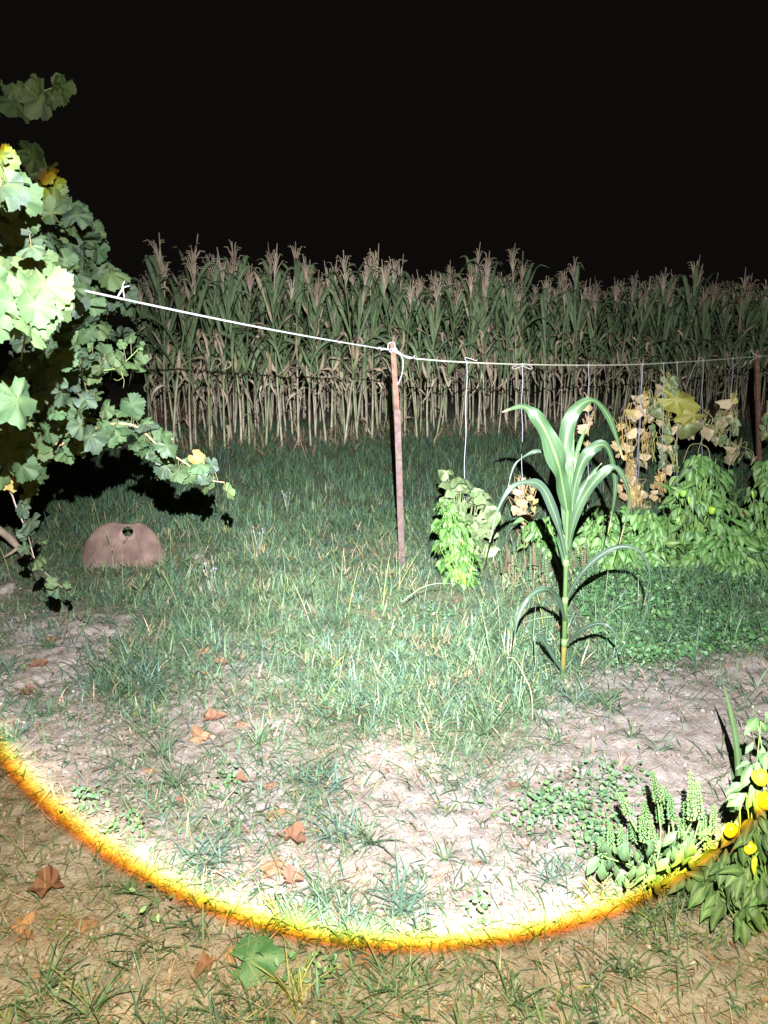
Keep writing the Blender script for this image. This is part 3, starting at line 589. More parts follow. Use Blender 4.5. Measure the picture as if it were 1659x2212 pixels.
mb = MB(); angle_bar(mb, p1m+(p1b-p1m)*.03+Vector((0, .009, 0)), p1t+Vector((0, .009, 0)), .033, .005, rc); mb.build('upper_section', M_RUST, post, smooth=False)
mb = MB()
for u, v in [(862, 985), (864, 1065)]:
    p = at(u, v, YP); V = []; c = .011
    q = p+Vector((0, -.0055, 0)); mb.add([q+Vector((-c, 0, -.022)), q+Vector((c, 0, -.022)), q+Vector((c, 0, .022)), q+Vector((-c, 0, .022)), q+Vector((-c, .004, -.022)), q+Vector((c, .004, -.022)), q+Vector((c, .004, .022)), q+Vector((-c, .004, .022))], [(0,1,2,3),(0,4,5,1),(3,2,6,7),(0,3,7,4),(1,5,6,2)], (.17, .11, .09))
mb.build('label_plate', M_RUST, post, smooth=False)
Y2 = 7.5; p2t = at(1636, 757, Y2); p2b = at(1641, 1000, Y2); p2b = p2t+(p2b-p2t)*((p2t.z+.05)/(p2t.z-p2b.z))
post2 = thing('fence_post', (p2b.x, p2b.y, 0), 'rusty steel post at the right edge rising behind the pepper bushes', 'fence post')
mb = MB(); angle_bar(mb, p2b, p2t, .036, .006, rc); mb.build('shaft', M_RUST, post2, smooth=False)

WH = (.42, .42, .42); 
def cord(mb, pts, r, n_=40, col=WH, tw=True):
    path = smooth_path(pts, n_); tube(mb, path, r, col, 6)
    return path
a0 = at(-260, 528, 2.15); a1 = at(0, 592, 2.95); k1 = at(847, 757, YP-.02)
mb = MB(); c1 = []; NN = 80; 
for i in range(NN+1):
    t = i/NN; p = a0.lerp(k1, t); p.z -= .02*math.sin(t*math.pi); c1.append(p)
tube(mb, c1, .0043, WH, 7)
for i in range(2): pass
cl = thing('clothes_line', k1, 'white cord stretched from the grapevine to the middle rusty post', 'cord')
mb.build('cord', M_STRING, cl)
# twisted strands around it and a splice knot with two frayed ends
def lerp_path(path, t): f = t*(len(path)-1); k = min(int(f), len(path)-2); return path[k].lerp(path[k+1], f-k)
mb = MB(); tube(mb, [lerp_path(c1, .97-i*.003)+Vector((.009*math.cos(i*2.1), .009*math.sin(i*2.1), .006*math.sin(i))) for i in range(10)], .005, WH, 5)
kp = min(c1, key=lambda p: abs(proj(p.x, p.y, p.z)[0]-266)); ky = kp.y
tube(mb, smooth_path([kp+Vector((-.02, 0, 0)), at(263, 626, ky-.02), at(265, 616, ky-.02), at(270, 606, ky)], 8), [.004]*3+[.0026]*6, WH, 5)
tube(mb, smooth_path([kp+Vector((.01, 0, 0)), at(266, 624, ky-.02), at(272, 619, ky-.02), at(281, 618, ky)], 8), [.0028]*9, WH, 5); mb.build('knot', M_STRING, cl)
mb = MB()
k2 = at(1637, 771, Y2-.02); GC = (.42, .41, .34)
NN = 90; c2 = []
for i in range(NN+1):
    t = i/NN; p = k1.lerp(k2, t)
    c2.append(p)
zs = [757, 768, 775, 780, 784, 787.5, 789, 788.5, 786.5, 783, 777, 770]; ux = [847, 870, 900, 960, 1035, 1130, 1250, 1330, 1400, 1460, 1550, 1637]
for p in c2:
    u, v = proj(p.x, p.y, p.z); p.z = at(float(u), float(np.interp(u, ux, zs)), p.y).z
c2 += [c2[-1]+(k2-k1)*.08*i+Vector((0, 0, .012*i)) for i in range(1, 6)]
gc = thing('trellis_cord', k1, 'greenish grey cord between the two rusty posts that carries the hanging strings', 'cord')
tube(mb, c2, .0058, GC, 6); mb.build('cord', M_STRING, gc)
mb = MB()   # wraps and loose loop round the middle post
def wrap(c, r, turns, h, n_=40):
    return [c+Vector((r*math.cos(6.28*turns*i/n_), r*math.sin(6.28*turns*i/n_), h*i/n_)) for i in range(n_+1)]
tube(mb, wrap(at(848, 762, YP)+Vector((.003, .005, 0)), .025, 2.2, .03), .0036, WH, 5)
tube(mb, smooth_path([at(846, 762, YP-.03), at(838, 752, YP-.03), at(841, 741, YP-.03), at(852, 742, YP-.03), at(853, 758, YP-.03)], 20), .0032, WH, 5)
tube(mb, smooth_path([at(852, 752, YP-.03), at(866, 764, YP-.05), at(882, 774, YP-.02), at(893, 772, YP), at(896, 767, YP+.02)], 20), .0036, WH, 5)
tube(mb, smooth_path([at(852, 760, YP-.03), at(866, 768, YP-.05), at(871, 785, YP-.05), at(867, 812, YP-.03), at(858, 833, YP-.02)], 20), .0034, WH, 5)
mb.build('knot', M_STRING, gc)
mb = MB(); tube(mb, wrap(at(1637, 772, Y2), .026, 1.6, .03), .005, WH, 5); tube(mb, smooth_path([k2, at(1624, 778, Y2-.04), at(1619, 783, Y2-.04)], 8), .0045, WH, 5); tube(mb, smooth_path([k2, at(1628, 764, Y2-.04), at(1622, 756, Y2-.04)], 8), .0045, WH, 5); mb.build('knot', M_STRING, gc)
VI = (.5, .48, .6)
def on_cord(u):
    return min(c2, key=lambda p: abs(proj(p.x, p.y, p.z)[0]-u))
hs_labels = [(1006,1003,'first string right of the middle post, hanging free to the gourd plant',1),(1128,1130,'string tied with a big bow, second from the middle post',2),(1275,1272,'string with small withered leaves behind the lone maize top',0),
  (1388,1376,'doubled string overgrown with dry tan bean leaves',0),(1432,1430,'string that runs into the top of the yellowing vine',0),(1466,1462,'slanting string right behind the large yellow leaf',0),
  (1520,1513,'string with a loose dangling end, above the tall pepper bush',3),(1583,1570,'last string before the right-hand post',0)]
strings = []
for ui, ub, lab, loop in hs_labels:
    p = on_cord(ui); q = at(ub, 1100, p.y); g0 = Vector((q.x, p.y, gz(q.x, p.y)))
    t = thing('hanging_string', g0, lab, 'string', None); mb = MB(); path = [p.lerp(g0, i/30)+Vector((.004*math.sin(i*.7), .003*math.cos(i), 0)) for i in range(31)]
    tube(mb, path, .0020, VI, 5); mb.build('string', M_STRING, t); strings.append(path)
    mb = MB(); tube(mb, wrap(p+Vector((0, 0, -.008)), .009, 2.0, .016, 16), .003, WH, 4)
    if loop == 1: tube(mb, smooth_path([p+Vector((0,-.01,0)), p+Vector((-.015,-.01,.03)), p+Vector((.02,-.01,.025)), p+Vector((.06,-.01,.012)), p+Vector((.07,-.01,.02))], 12), .0024, WH, 4)
    if loop == 2:
        for s in (-1, 1): tube(mb, smooth_path([p+Vector((0,-.01,0)), p+Vector((s*.03,-.015,.005)), p+Vector((s*.07,-.015,-.02)), p+Vector((s*.055,-.015,-.03)), p+Vector((0,-.01,-.01))], 14), .0024, WH, 4)
    if loop == 3: tube(mb, smooth_path([p+Vector((.01,-.01,.01)), p+Vector((-.04,-.02,.02)), p+Vector((-.09,-.02,-.08)), p+Vector((-.13,-.02,-.22))], 12), .0024, WH, 4)
    mb.build('knot', M_STRING, t)
p = on_cord(1388); mb = MB(); g0 = at(1371, 1100, p.y); tube(mb, [p, g0], .002, VI, 4)
set_props(mb.build('hanging_string', M_STRING), 'slanting second strand beside the string overgrown with dry bean leaves', 'string')

# ------------------------------------------------------------------ leaf meshes (stalk end at the origin, tip towards +Y, length 1, upper side +Z)
def fan_leaf(name, outline, mat, col, vein, cup=.1, crink=.06, seed=0, origin=(0, .0), rings=(.35, .7, 1.0)):
    rs = random.Random(seed); V = [Vector((origin[0], origin[1], 0))]; C = [vein]; n_ = len(outline); Fc = []
    for ri, r in enumerate(rings):
        for k, (x, y) in enumerate(outline):
            px = origin[0]+(x-origin[0])*r; py = origin[1]+(y-origin[1])*r; a = math.atan2(x-origin[0], y-origin[1])
            z = -cup*r*r*(.6+.6*abs(math.sin(a)))+crink*math.sin(a*5+seed)*r+crink*.6*math.sin(px*13+seed*2)*math.cos(py*11)
            V.append(Vector((px, py, z))); f = abs(math.cos(a*2.5))**6 if ri < 2 else 0
            C.append(tuple(col[i]*(1-f*.5)+vein[i]*f*.5 for i in range(3)))
    for k in range(n_): Fc.append((0, 1+k, 1+(k+1) % n_))
    for ri in range(len(rings)-1):
        for k in range(n_): a = 1+ri*n_; b_ = 1+(ri+1)*n_; Fc.append((a+k, b_+k, b_+(k+1) % n_, a+(k+1) % n_))
    mb = MB(); mb.add(V, Fc, C); return mb.mesh(name, mat)
def grape_outline(seed, n_=44):
    rs = random.Random(seed); pts = []
    for k in range(n_):
        a = -math.pi+2*math.pi*k/n_; aa = abs(a)
        r = .74+.07*math.cos(aa)
        for c, w, h in ((0, .28, .15), (1.0, .28, .11), (1.9, .32, .09)): r += h*math.exp(-((aa-c)/w)**2)
        for c, w, h in ((.5, .08, .10*rs.uniform(.2, 2.0)), (1.45, .09, .07*rs.uniform(.2, 1.6))): r -= h*math.exp(-((aa-c)/w)**2)
        if aa > 2.75: r *= .30+.7*(math.pi-aa)/.39*.6
        r *= 1+(.055 if k % 2 else -.045)*rs.uniform(.3, 1.5); pts.append((r*math.sin(a)*.92, r*math.cos(a)))
    m = max(p[1] for p in pts); return [(x/m, y/m) for x, y in pts]
GV = [(.08,.14,.062),(.068,.125,.058),(.095,.16,.065),(.065,.11,.068),(.078,.118,.09),(.10,.155,.062),(.07,.125,.06)]
grape = [fan_leaf('vine_leaf', grape_outline(i), M_VINE, GV[i], (.12,.17,.075), cup=rnd(.05, .4), crink=rnd(.05, .13), seed=i) for i in range(7)]
grape_sick = fan_leaf('vine_leaf', grape_outline(21), M_VINE, (.42,.30,.10), (.3,.34,.12), cup=.3, crink=.12, seed=5)
def simple_leaf(name, mat, prof, col, vein, fold=.25, droop=.3, wavy=.05, seed=0, nseg=6):
    rs = random.Random(seed); V = []; C = []; Fc = []
    for i in range(nseg+1):
        t = i/nseg; w = np.interp(t, [q[0] for q in prof], [q[1] for q in prof]); z = -droop*t*t; y = t*(1-.3*droop*t)
        e = wavy*math.sin(t*9+seed)
        V += [Vector((-w, y, z+fold*w+e)), Vector((-w*.5, y, z+fold*w*.35)), Vector((0, y, z)), Vector((w*.5, y, z+fold*w*.35)), Vector((w, y, z+fold*w-e))]; C += [col, col, vein, col, tuple(q*.93 for q in col)]
    for i in range(nseg):
        for j in range(4): Fc.append((i*5+j, i*5+j+1, i*5+j+6, i*5+j+5))
    mb = MB(); mb.add(V, Fc, C); return mb.mesh(name, mat)
PP = [(0, .01), (.1, .1), (.28, .235), (.45, .25), (.65, .18), (.85, .075), (1, .004)]
pepper_leaf = [simple_leaf('pepper_leaf', M_PEP, PP, c, (.20,.33,.12), fold=f, droop=d, seed=i, wavy=.035) for i, (c, f, d) in enumerate([((.08,.19,.045),.3,.35),((.068,.16,.04),.5,.5),((.095,.21,.048),.2,.2),((.065,.13,.05),.35,.6),((.085,.18,.04),.6,.4)])]
pepper_light = [simple_leaf('pepper_leaf', M_PEP, PP, c, (.14,.26,.07), fold=.3, droop=d, seed=i) for i, (c, d) in enumerate([((.065,.15,.036),.5),((.055,.125,.032),.3),((.085,.18,.042),.6)])]
BP = [(0, .008), (.12, .08), (.35, .19), (.5, .20), (.7, .14), (.88, .06), (1, .003)]
basil_leaf = [simple_leaf('basil_leaf', M_PEP, BP, c, (.11,.18,.08), fold=.25, droop=d, seed=i+3) for i, (c, d) in enumerate([((.085,.16,.07),.3),((.07,.14,.065),.6),((.10,.18,.08),.45)])]
HEART = [(0, .06), (-.22, -.12), (-.45, -.05), (-.55, .15), (-.5, .4), (-.36, .6), (-.3, .7), (-.15, .85), (0, 1.0), (.13, .85), (.3, .68), (.36, .6), (.5, .4), (.55, .15), (.45, -.05), (.22, -.12)]
def heart(name, mat, col, vein, cup, crink, seed): return fan_leaf(name, HEART, mat, col, vein, cup=cup, crink=crink, seed=seed, rings=(.5, 1.0), origin=(0, .08))
dry_heart = [heart('dry_leaf', M_DRY, c, tuple(q*1.1 for q in c), cu, cr, i) for i, (c, cu, cr) in enumerate([((.52,.40,.23),1.1,.22),((.45,.32,.17),.9,.3),((.58,.47,.30),1.3,.2),((.50,.40,.16),.8,.25)])]
gourd_leaf = [heart('leaf', M_PEP, c, (.33,.40,.22), cu, .12, i+7) for i, (c, cu) in enumerate([((.12,.18,.075),.4),((.17,.22,.10),.6),((.10,.155,.065),.3),((.24,.25,.09),.7)])]
yellow_leaf = fan_leaf('leaf', [(x*.62, y) for x, y in grape_outline(40)], M_PEP, (.36,.36,.07), (.42,.42,.16), cup=.3, crink=.10, seed=3)
def place_leaf(parent, me, p, d, nrm, s, sx=1.0, name='leaf'):
    return link(name, me, parent, Matrix.Translation(-Vector(parent.location)) @ basis(p, d, nrm, s, sx))

# ------------------------------------------------------------------ grapevines
def cane(mb, pts, r0, r1, col=(.34,.22,.12), n_=24):
    own = mb is None; mb = MB() if own else mb; path = smooth_path(pts, n_); tube(mb, path, [r0*(1-i/n_)+r1*i/n_ for i in range(n_+1)], col, 6)
    if own: mb.build('cane', M_WOOD, vine)
    return path
def vine_leaf(parent, p, size, mesh=None, down=.6, petiole=None, face=.8, mb=None):
    tocam = (CAMP-p).normalized(); d = Vector((random.gauss(0, .6), random.gauss(0, .3), -down+random.gauss(0, .45))); nrm = tocam*face+Vector((0, 0, .5))+rv(.55)
    place_leaf(parent, mesh or random.choice(grape), p, d, nrm, size*rnd(.42, .92), rnd(.85, 1.1))
    if mb is not None and petiole is not None: tube(mb, smooth_path([petiole, (petiole+p)*.5+Vector((0, 0, .01)), p], 4), .0016, (.28,.26,.13), 4, cap=False)
vroot = G(-60, 1235); vine = thing('grapevine', vroot, 'large grapevine at the left edge with overexposed leaves close to the torch', 'grapevine')
mb = MB(); tpath = smooth_path([vroot+Vector((0,0,-.05)), at(-50, 1100, 4.2), at(-10, 900, 3.6), at(-60, 700, 2.9), at(-40, 500, 2.3), at(-80, 330, 2.0)], 24); tube(mb, tpath, [.035-.02*i/24 for i in range(25)], (.25,.19,.14), 8); mb.build('trunk', M_WOOD, vine)
pm = MB(); nleaf = 0
def along(path, every, size, both=True, t0=0.0, sick=.0, up=.03):
    global nleaf
    N = len(path)-1; t = t0
    while t <= 1.0:
        f = t*N; k = min(int(f), N-1); p = path[k].lerp(path[k+1], f-k); sd = 1 if random.random() < .5 else -1
        q = p+Vector((rnd(-.03, .03), rnd(-.05, .01), sd*rnd(.02, .07)+up)); 
        vine_leaf(vine, q, size*(1-.35*t), down=.7 if sd < 0 else .3, petiole=p, mb=pm, mesh=grape_sick if random.random() < sick else None); nleaf += 1; t += every*rnd(.7, 1.3)
pa = cane(None, [at(-160, 1040, 3.0), at(0, 1012, 3.15), at(55, 992, 3.2), at(130, 960, 3.25), at(210, 924, 3.3), at(262, 915, 3.3), at(300, 925, 3.35), at(345, 965, 3.4), at(400, 1000, 3.45), at(450, 1035, 3.5), at(485, 1042, 3.5)], .0095, .002, n_=44, col=(.40,.25,.15))
along(pa, .03, .105, sick=.05); along(pa, .07, .10, t0=.0)
pb = cane(None, [at(-60, 1010, 3.2), at(15, 1055, 3.2), at(35, 1095, 3.2), at(60, 1155, 3.2), at(78, 1215, 3.2), at(110, 1248, 3.25), at(150, 1282, 3.3)], .004, .0015, col=(.38,.30,.26))
along(pb, .11, .085, t0=.1)
for u, v, s in [(67,1060,.12),(35,1040,.11),(67,1141,.085),(88,1178,.075),(78,1222,.09),(108,1272,.05),(144,1274,.05),(60,1090,.09)]: vine_leaf(vine, at(u, v-12, 3.15), s, mb=pm, petiole=at(u-12, v-14, 3.2))
pc_ = cane(None, [at(120, 800, 3.2), at(165, 800, 3.2), at(213, 801, 3.2), at(253, 794, 3.2), at(285, 768, 3.2), at(303, 748, 3.2)], .003, .0012, col=(.24,.36,.10), n_=18)
along(pc_, .075, .075, t0=.0)
for u, v, s in [(262,770,.065),(285,790,.07),(300,785,.04),(298,752,.02),(306,750,.02),(305,758,.02)]: vine_leaf(vine, at(u, v-6, 3.15), s, mesh=grape[2])
tube(pm, smooth_path([at(258,795,3.2), at(265,810,3.2), at(262,818,3.2), at(252,822,3.2), at(246,818,3.2)], 10), .0012, (.32,.40,.14), 4); tube(pm, smooth_path([at(262,806,3.2), at(268,822,3.2), at(266,838,3.2)], 8), .0012, (.32,.40,.14), 4)
for u, v, s, Yz in [(38,640,.085,1.65),(8,665,.08,1.7),(98,650,.075,1.65),(118,668,.07,1.7),(25,690,.085,1.62),(104,705,.075,1.65),(60,735,.08,1.62),(12,735,.08,1.68),(92,735,.075,1.62),(75,690,.08,1.6),(-20,640,.09,1.6),(-30,720,.09,1.6),(-10,610,.085,1.7)]:
    vine_leaf(vine, at(u, v-34, Yz), s, mesh=random.choice([grape[2], grape[5], grape[0]]), down=1.0, petiole=at(u-20, v-30, Yz+.03), mb=pm)
cane(None, [at(-120, 560, 1.8), at(-20, 600, 1.75), at(40, 640, 1.72), at(60, 668, 1.7)], .0022, .0012, col=(.14,.12,.05)); cane(None, [at(90, 580, 2.4), at(60, 700, 2.2), at(45, 780, 2.2)], .004, .002, col=(.36,.30,.22))

for pts in ([(0,560),(40,600),(70,640),(60,700)],[(30,1012),(70,960),(120,930),(150,900)],[(120,960),(140,920),(128,880)],[(150,760),(175,800),(190,860)],[(10,900),(30,960),(60,990)],[(60,520),(110,560),(150,620),(160,680)],[(90,640),(130,660),(175,665)]):
    cane(None, [at(u, v, 3.0+.15*i) for i, (u, v) in enumerate(pts)], .004, .0015, col=random.choice([(.30,.22,.14),(.22,.2,.1),(.34,.26,.2)]), n_=14)
cl_near = [(4,345,2.0,12,16,.08,6,.075),(6,400,2.0,14,22,.1,6,.085),(22,430,2.4,22,24,.12,9,.085),(22,480,2.7,34,30,.15,16,.085),(60,545,2.8,42,30,.2,20,.08),(110,590,3.0,45,35,.25,24,.09),(150,640,3.2,50,28,.25,16,.09),
  (30,570,2.7,40,30,.2,12,.08),(165,700,3.3,28,45,.2,22,.09),(120,770,3.2,55,22,.25,16,.08),(200,790,3.3,30,18,.2,10,.07),(190,850,3.4,18,28,.15,7,.075),(60,850,2.9,70,40,.3,30,.085),(130,880,3.1,50,40,.3,22,.085),(30,920,3.0,50,40,.3,18,.085),(10,1000,3.1,40,40,.2,12,.09),(110,940,3.1,50,30,.2,10,.09)]
for (u, v, Yz, su, sv, sY, n_, s) in cl_near:
    for i in range(int(n_*.88)):
        p = at(u+random.gauss(0, su*.62), v+random.gauss(0, sv*.62), Yz+random.gauss(0, sY*1.4)); vine_leaf(vine, p, s, petiole=p+Vector((rnd(-.05, .02), .05, rnd(-.02, .05))), mb=pm)
        nleaf += 1
pm.build('petioles', M_VINE, vine)['kind'] = 'stuff'
def leaf_mass(parent, cls):
    mb = MB(); src = [([Vector(v.co) for v in g.vertices], [tuple(p.vertices) for p in g.polygons], [tuple(d.color)[:3] for d in g.color_attributes['col'].data]) for g in grape]
    for (u, v, Yz, su, sv, sY, n_, sz) in cls:
        for i in range(n_):
            p = at(u+random.gauss(0, su*.6), v+random.gauss(0, sv*.6), Yz+random.gauss(0, sY)); M4 = basis(p, Vector((random.gauss(0, .6), random.gauss(0, .3), -.6+random.gauss(0, .4))), (CAMP-p).normalized()*.8+Vector((0, 0, .5))+rv(.5), sz*rnd(.5, 1.1))
            V, F4, C = random.choice(src); mb.add([M4 @ q for q in V], F4, C)
    mb.build('foliage', M_VINE, parent)['kind'] = 'stuff'
leaf_mass(vine, [(70,640,3.5,60,50,.2,40,.09),(120,720,3.5,50,40,.2,34,.09),(60,800,3.6,60,45,.2,36,.09),(60,900,3.6,60,50,.2,36,.09),(150,820,3.6,40,40,.2,20,.08),(190,940,3.45,50,20,.15,8,.085),(260,920,3.5,40,16,.12,5,.085),(340,955,3.5,36,14,.12,9,.075),(420,1018,3.55,40,12,.1,15,.07),(20,1000,3.5,40,40,.2,20,.09),(60,560,3.4,40,30,.2,24,.085)])
froot = G(60, 1115); fvine = thing('grapevine', froot, 'farther grapevine column in dim light, behind the bright near leaves', 'grapevine')
mb = MB(); tube(mb, smooth_path([froot+Vector((0,0,-.05)), at(80, 900, 5.2), at(120, 700, 5.2), at(110, 500, 5.1), at(90, 400, 5.0)], 16), .022, (.22,.17,.12), 7); mb.build('trunk', M_WOOD, fvine)
pm2 = MB()
for (u, v, Yz, su, sv, sY, n_, s) in [(120,425,5.1,12,16,.2,10,.10),(90,385,5.0,20,22,.2,16,.10),(60,345,5.0,20,20,.2,12,.11),(110,470,5.0,38,20,.3,18,.11),(150,470,5.0,22,18,.2,12,.11),(170,505,5.0,35,18,.3,22,.11),(200,515,5.0,28,8,.2,7,.08),(170,550,5.0,38,28,.3,40,.11),(215,600,5.0,38,28,.3,34,.11),(240,650,5.0,40,22,.3,34,.11),(195,665,5.2,50,25,.3,24,.11),(170,720,4.6,30,40,.3,26,.10),
                                      (215,700,5.3,25,20,.2,7,.08),(240,735,5.5,28,12,.2,9,.08),(265,748,5.6,14,5,.2,4,.07),(100,620,5.2,60,60,.3,16,.12),(90,800,5.2,60,60,.3,20,.12)]:
    for i in range(int(n_*.85)):
        p = at(u+random.gauss(0, su*.55), v-8+random.gauss(0, sv*.55), Yz+random.gauss(0, sY)); vine_leaf(fvine, p, s, petiole=p+Vector((rnd(-.05, .05), .06, rnd(-.04, .04))), mb=pm2)
pm2.build('petioles', M_VINE, fvine)['kind'] = 'stuff'
troot = at(-40, 235, 4.2); top = thing('vine_shoot', troot, 'dim vine shoot with drooping leaves reaching in at the top left, above the beam', 'vine shoot')
mb = MB(); tp = cane(mb, [at(-200, 250, 4.3), at(-60, 235, 4.2), at(10, 228, 4.2), at(60, 210, 4.2), at(100, 195, 4.2), at(132, 182, 4.2)], .007, .003, col=(.3,.26,.18)); mb.build('cane', M_WOOD, top)
for u, v, s in [(2,190,.07),(-15,220,.09),(25,205,.07),(40,195,.06),(30,225,.08),(48,218,.08),(72,200,.08),(90,215,.10),(78,225,.09),(100,200,.08),(118,195,.08),(132,190,.08),(138,200,.08),(112,215,.06),(128,178,.06),(60,190,.05),(0,235,.07),(85,185,.06),(-40,210,.09),(-60,240,.09)]:
    vine_leaf(top, at(u, v-4, 4.2+rnd(-.08, .08)), s*1.45, down=1.4)
# weathered prunings at the left edge
mb = MB(); lb = G(66, 1212); tube(mb, smooth_path([at(-90, 1085, lb.y-.25), at(0, 1146, lb.y-.1), at(30, 1172, lb.y-.05), lb+Vector((0, 0, -.01))], 14), [.026]*10+[.022]*5, (.36,.28,.22), 8)
tube(mb, smooth_path([at(40, 1182, lb.y-.05), at(25, 1194, lb.y-.1), at(6, 1205, lb.y-.1)], 6), [.014, .013, .012, .01, .009, .008, .006], (.38,.30,.24), 6)
set_props(mb.build('weathered_branch', M_WOOD), 'weathered brown branch sloping into the grass at the left edge', 'branch')

# ------------------------------------------------------------------ clay dome with its round hole
db = G(265, 1228); dome = thing('clay_dome', db, 'pinkish brown curved clay shell with a round hole, half sunk in the grass', 'clay shell')
out = [(172,1240),(176,1205),(180,1182),(190,1162),(203,1146),(218,1135),(232,1129),(246,1127),(258,1130),(272,1132),(288,1131),(301,1128),(312,1132),(326,1142),(338,1155),(347,1172),(352,1190),(355,1210),(358,1240),(310,1250),(265,1254),(215,1250)]
hc = (276, 1148); HN = 64
def dome_pt(u, v, off=0):
    a = (u-265)/92; h = (1232-v)/105; bulge = .055*math.sqrt(max(0, 1-min(1, a*a)))*(1-.25*h*h); lean = .10*h
    p = at(u, v, db.y+.06+lean-bulge*1.0+off); return p
ang = np.linspace(-math.pi, math.pi, HN, endpoint=False); oa = [math.atan2(v-hc[1], u-hc[0]) for u, v in out]
odense = []
ring_o = []
Lp = [Vector((u, v, 0)) for u, v in out]; dense = []
for i in range(len(Lp)):
    a, b_ = Lp[i], Lp[(i+1) % len(Lp)]
    for j in range(14): dense.append(a.lerp(b_, j/14))
for a in ang: ring_o.append(min(dense, key=lambda q: abs((math.atan2(q.y-hc[1], q.x-hc[0])-a+math.pi) % (2*math.pi)-math.pi)))
mb = MB(); V = []; Fc = []; C = []; NR = 12; cc = (.165,.110,.092)
for side in (0, 1):
    for r in range(NR+1):
        t = r/NR
        for k, a in enumerate(ang):
            hu = hc[0]+11.5*math.cos(a); hv = hc[1]+10.5*math.sin(a); q = ring_o[k]; tt = t**1.2
            u = hu+(q.x-hu)*tt; v = hv+(q.y-hv)*tt; dent = .025*math.exp(-((u-hc[0])/26)**2)*max(0, min(1, (1150-v)/20)); rim = .012*math.exp(-((t-.10)/.07)**2)
            e = .012*max(0, (t-.85)/.15)**2
            V.append(dome_pt(u, v, (dent-rim+e if side == 0 else .045+dent-e))); st = .72+.5*float(vnoise(np.array([u*.035]), np.array([v*.05]), 6)[0])+.14*float(vnoise(np.array([u*.2]), np.array([v*.2]), 5)[0]); C.append(tuple(x*(1.4 if t < .16 else 1.15 if t > .93 else 1)*st*rnd(.96, 1.04) for x in cc))
n1 = (NR+1)*HN
for side in (0, 1):
    o = side*n1
    for r in range(NR):
        for k in range(HN):
            q = (o+r*HN+k, o+r*HN+(k+1) % HN, o+(r+1)*HN+(k+1) % HN, o+(r+1)*HN+k); Fc.append(q if side else q[::-1])
for k in range(HN):
    Fc.append((k, (k+1) % HN, n1+(k+1) % HN, n1+k)); a = NR*HN; Fc.append((a+k, n1+a+k, n1+a+(k+1) % HN, a+(k+1) % HN))
mb.add(V, Fc, C); mb.build('shell', M_CLAY, dome)

# ------------------------------------------------------------------ bushes
def stems(mb, base_, tips, r, col=(.17,.30,.08)):
    for t in tips:
        m_ = (base_+t)*.5+Vector((rnd(-.03, .03), rnd(-.03, .03), -.02)); tube(mb, smooth_path([base_, m_, t], 6), [r*(1-.1*i) for i in range(7)], col, 5, cap=False)
def bush(name, label, cat, base_, blobs, meshes, size, stemcol=(.17,.30,.08), r=.005, down=.55, ntips=14, face=.45, extra=None, group=None, leafname='leaf'):
    t = thing(name, base_, label, cat, group); mb = MB(); tips = []
    for (u, v, Yz, su, sv, sY, n_) in blobs:
        c = at(u, v, Yz)
        for i in range(n_):
            # on the shell of the blob more than in its core
            d = rv(1).normalized(); rr = rnd(.35, 1.0)**.6; k = Yz/F; d.y = -abs(d.y) if random.random() < .8 else d.y
            p = c+Vector((d.x*su*k*rr, d.y*sY*rr, d.z*sv*k*rr)); p.z = max(p.z, gz(p.x, p.y)+.02)
            outd = Vector((d.x, d.y*.8-.25, 0)); dd = outd*.9+Vector((0, 0, -down))+rv(.35); nrm = Vector((d.x*.4, -face, .9))+rv(.33)
            place_leaf(t, random.choice(meshes), p, dd, nrm, size*rnd(.65, 1.25), rnd(.85, 1.2), leafname)
            if i % max(1, n_//ntips) == 0: tips.append(p)
    stems(mb, base_+Vector((0, 0, -.02)), tips, r, stemcol); mb.build('stems', M_PEP, t); return t
def lathe_fruit(mb, p, axis, prof, col, n_=10, lobes=0, lob=.0):
    x = axis.cross(Vector((0, 1, .2))).normalized(); y = axis.cross(x); V = []; 
    for (h, r) in prof:
        for k in range(n_):
            a = 6.283*k/n_; rr = r*(1+lob*math.cos(lobes*a)); V.append(p+axis*h+(x*math.cos(a)+y*math.sin(a))*rr)
    N = len(prof); Fc = [(i*n_+k, i*n_+(k+1) % n_, (i+1)*n_+(k+1) % n_, (i+1)*n_+k) for i in range(N-1) for k in range(n_)]; mb.add(V, Fc, col)
def chili(parent, p, L, col, bend=.2):
    mb = MB(); d = Vector((rnd(-.3, .3), -.15, -1)).normalized(); path = smooth_path([p, p+d*L*.5, p+d*L+Vector((rnd(-1, 1)*bend*L, 0, 0))], 8)
    tube(mb, path, [L*.06, L*.12, L*.14, L*.14, L*.13, L*.11, L*.08, L*.045, L*.008], col, 8); mb.build('pepper', M_FRUIT, parent)
    mb = MB(); tube(mb, [p-d*L*.25+Vector((.005,0,.0)), p-d*L*.02, p+d*L*.06], [.002, .003, L*.09], (.16,.30,.07), 6); mb.build('pepper_stalk', M_PEP, parent)
def bell(parent, p, s, col, axis=None):
    axis = axis or Vector((rnd(-.2, .2), -.1, -1)).normalized(); mb = MB()
    lathe_fruit(mb, p, axis, [(s*.06, s*.02), (s*.0, s*.16), (s*.03, s*.34), (s*.15, s*.45), (s*.4, s*.46), (s*.65, s*.40), (s*.85, s*.28), (s*.95, s*.14), (s*.9, .001)], col, 20, 4, .07); mb.build('pepper', M_FRUIT, parent)
    mb = MB(); lathe_fruit(mb, p, axis, [(-s*.02, s*.2), (-s*.04, s*.1), (-s*.08, s*.05), (-s*.25, s*.035), (-s*.42, s*.04), (-s*.42, .001)], (.18,.33,.07), 8); mb.build('pepper_stalk', M_PEP, parent)
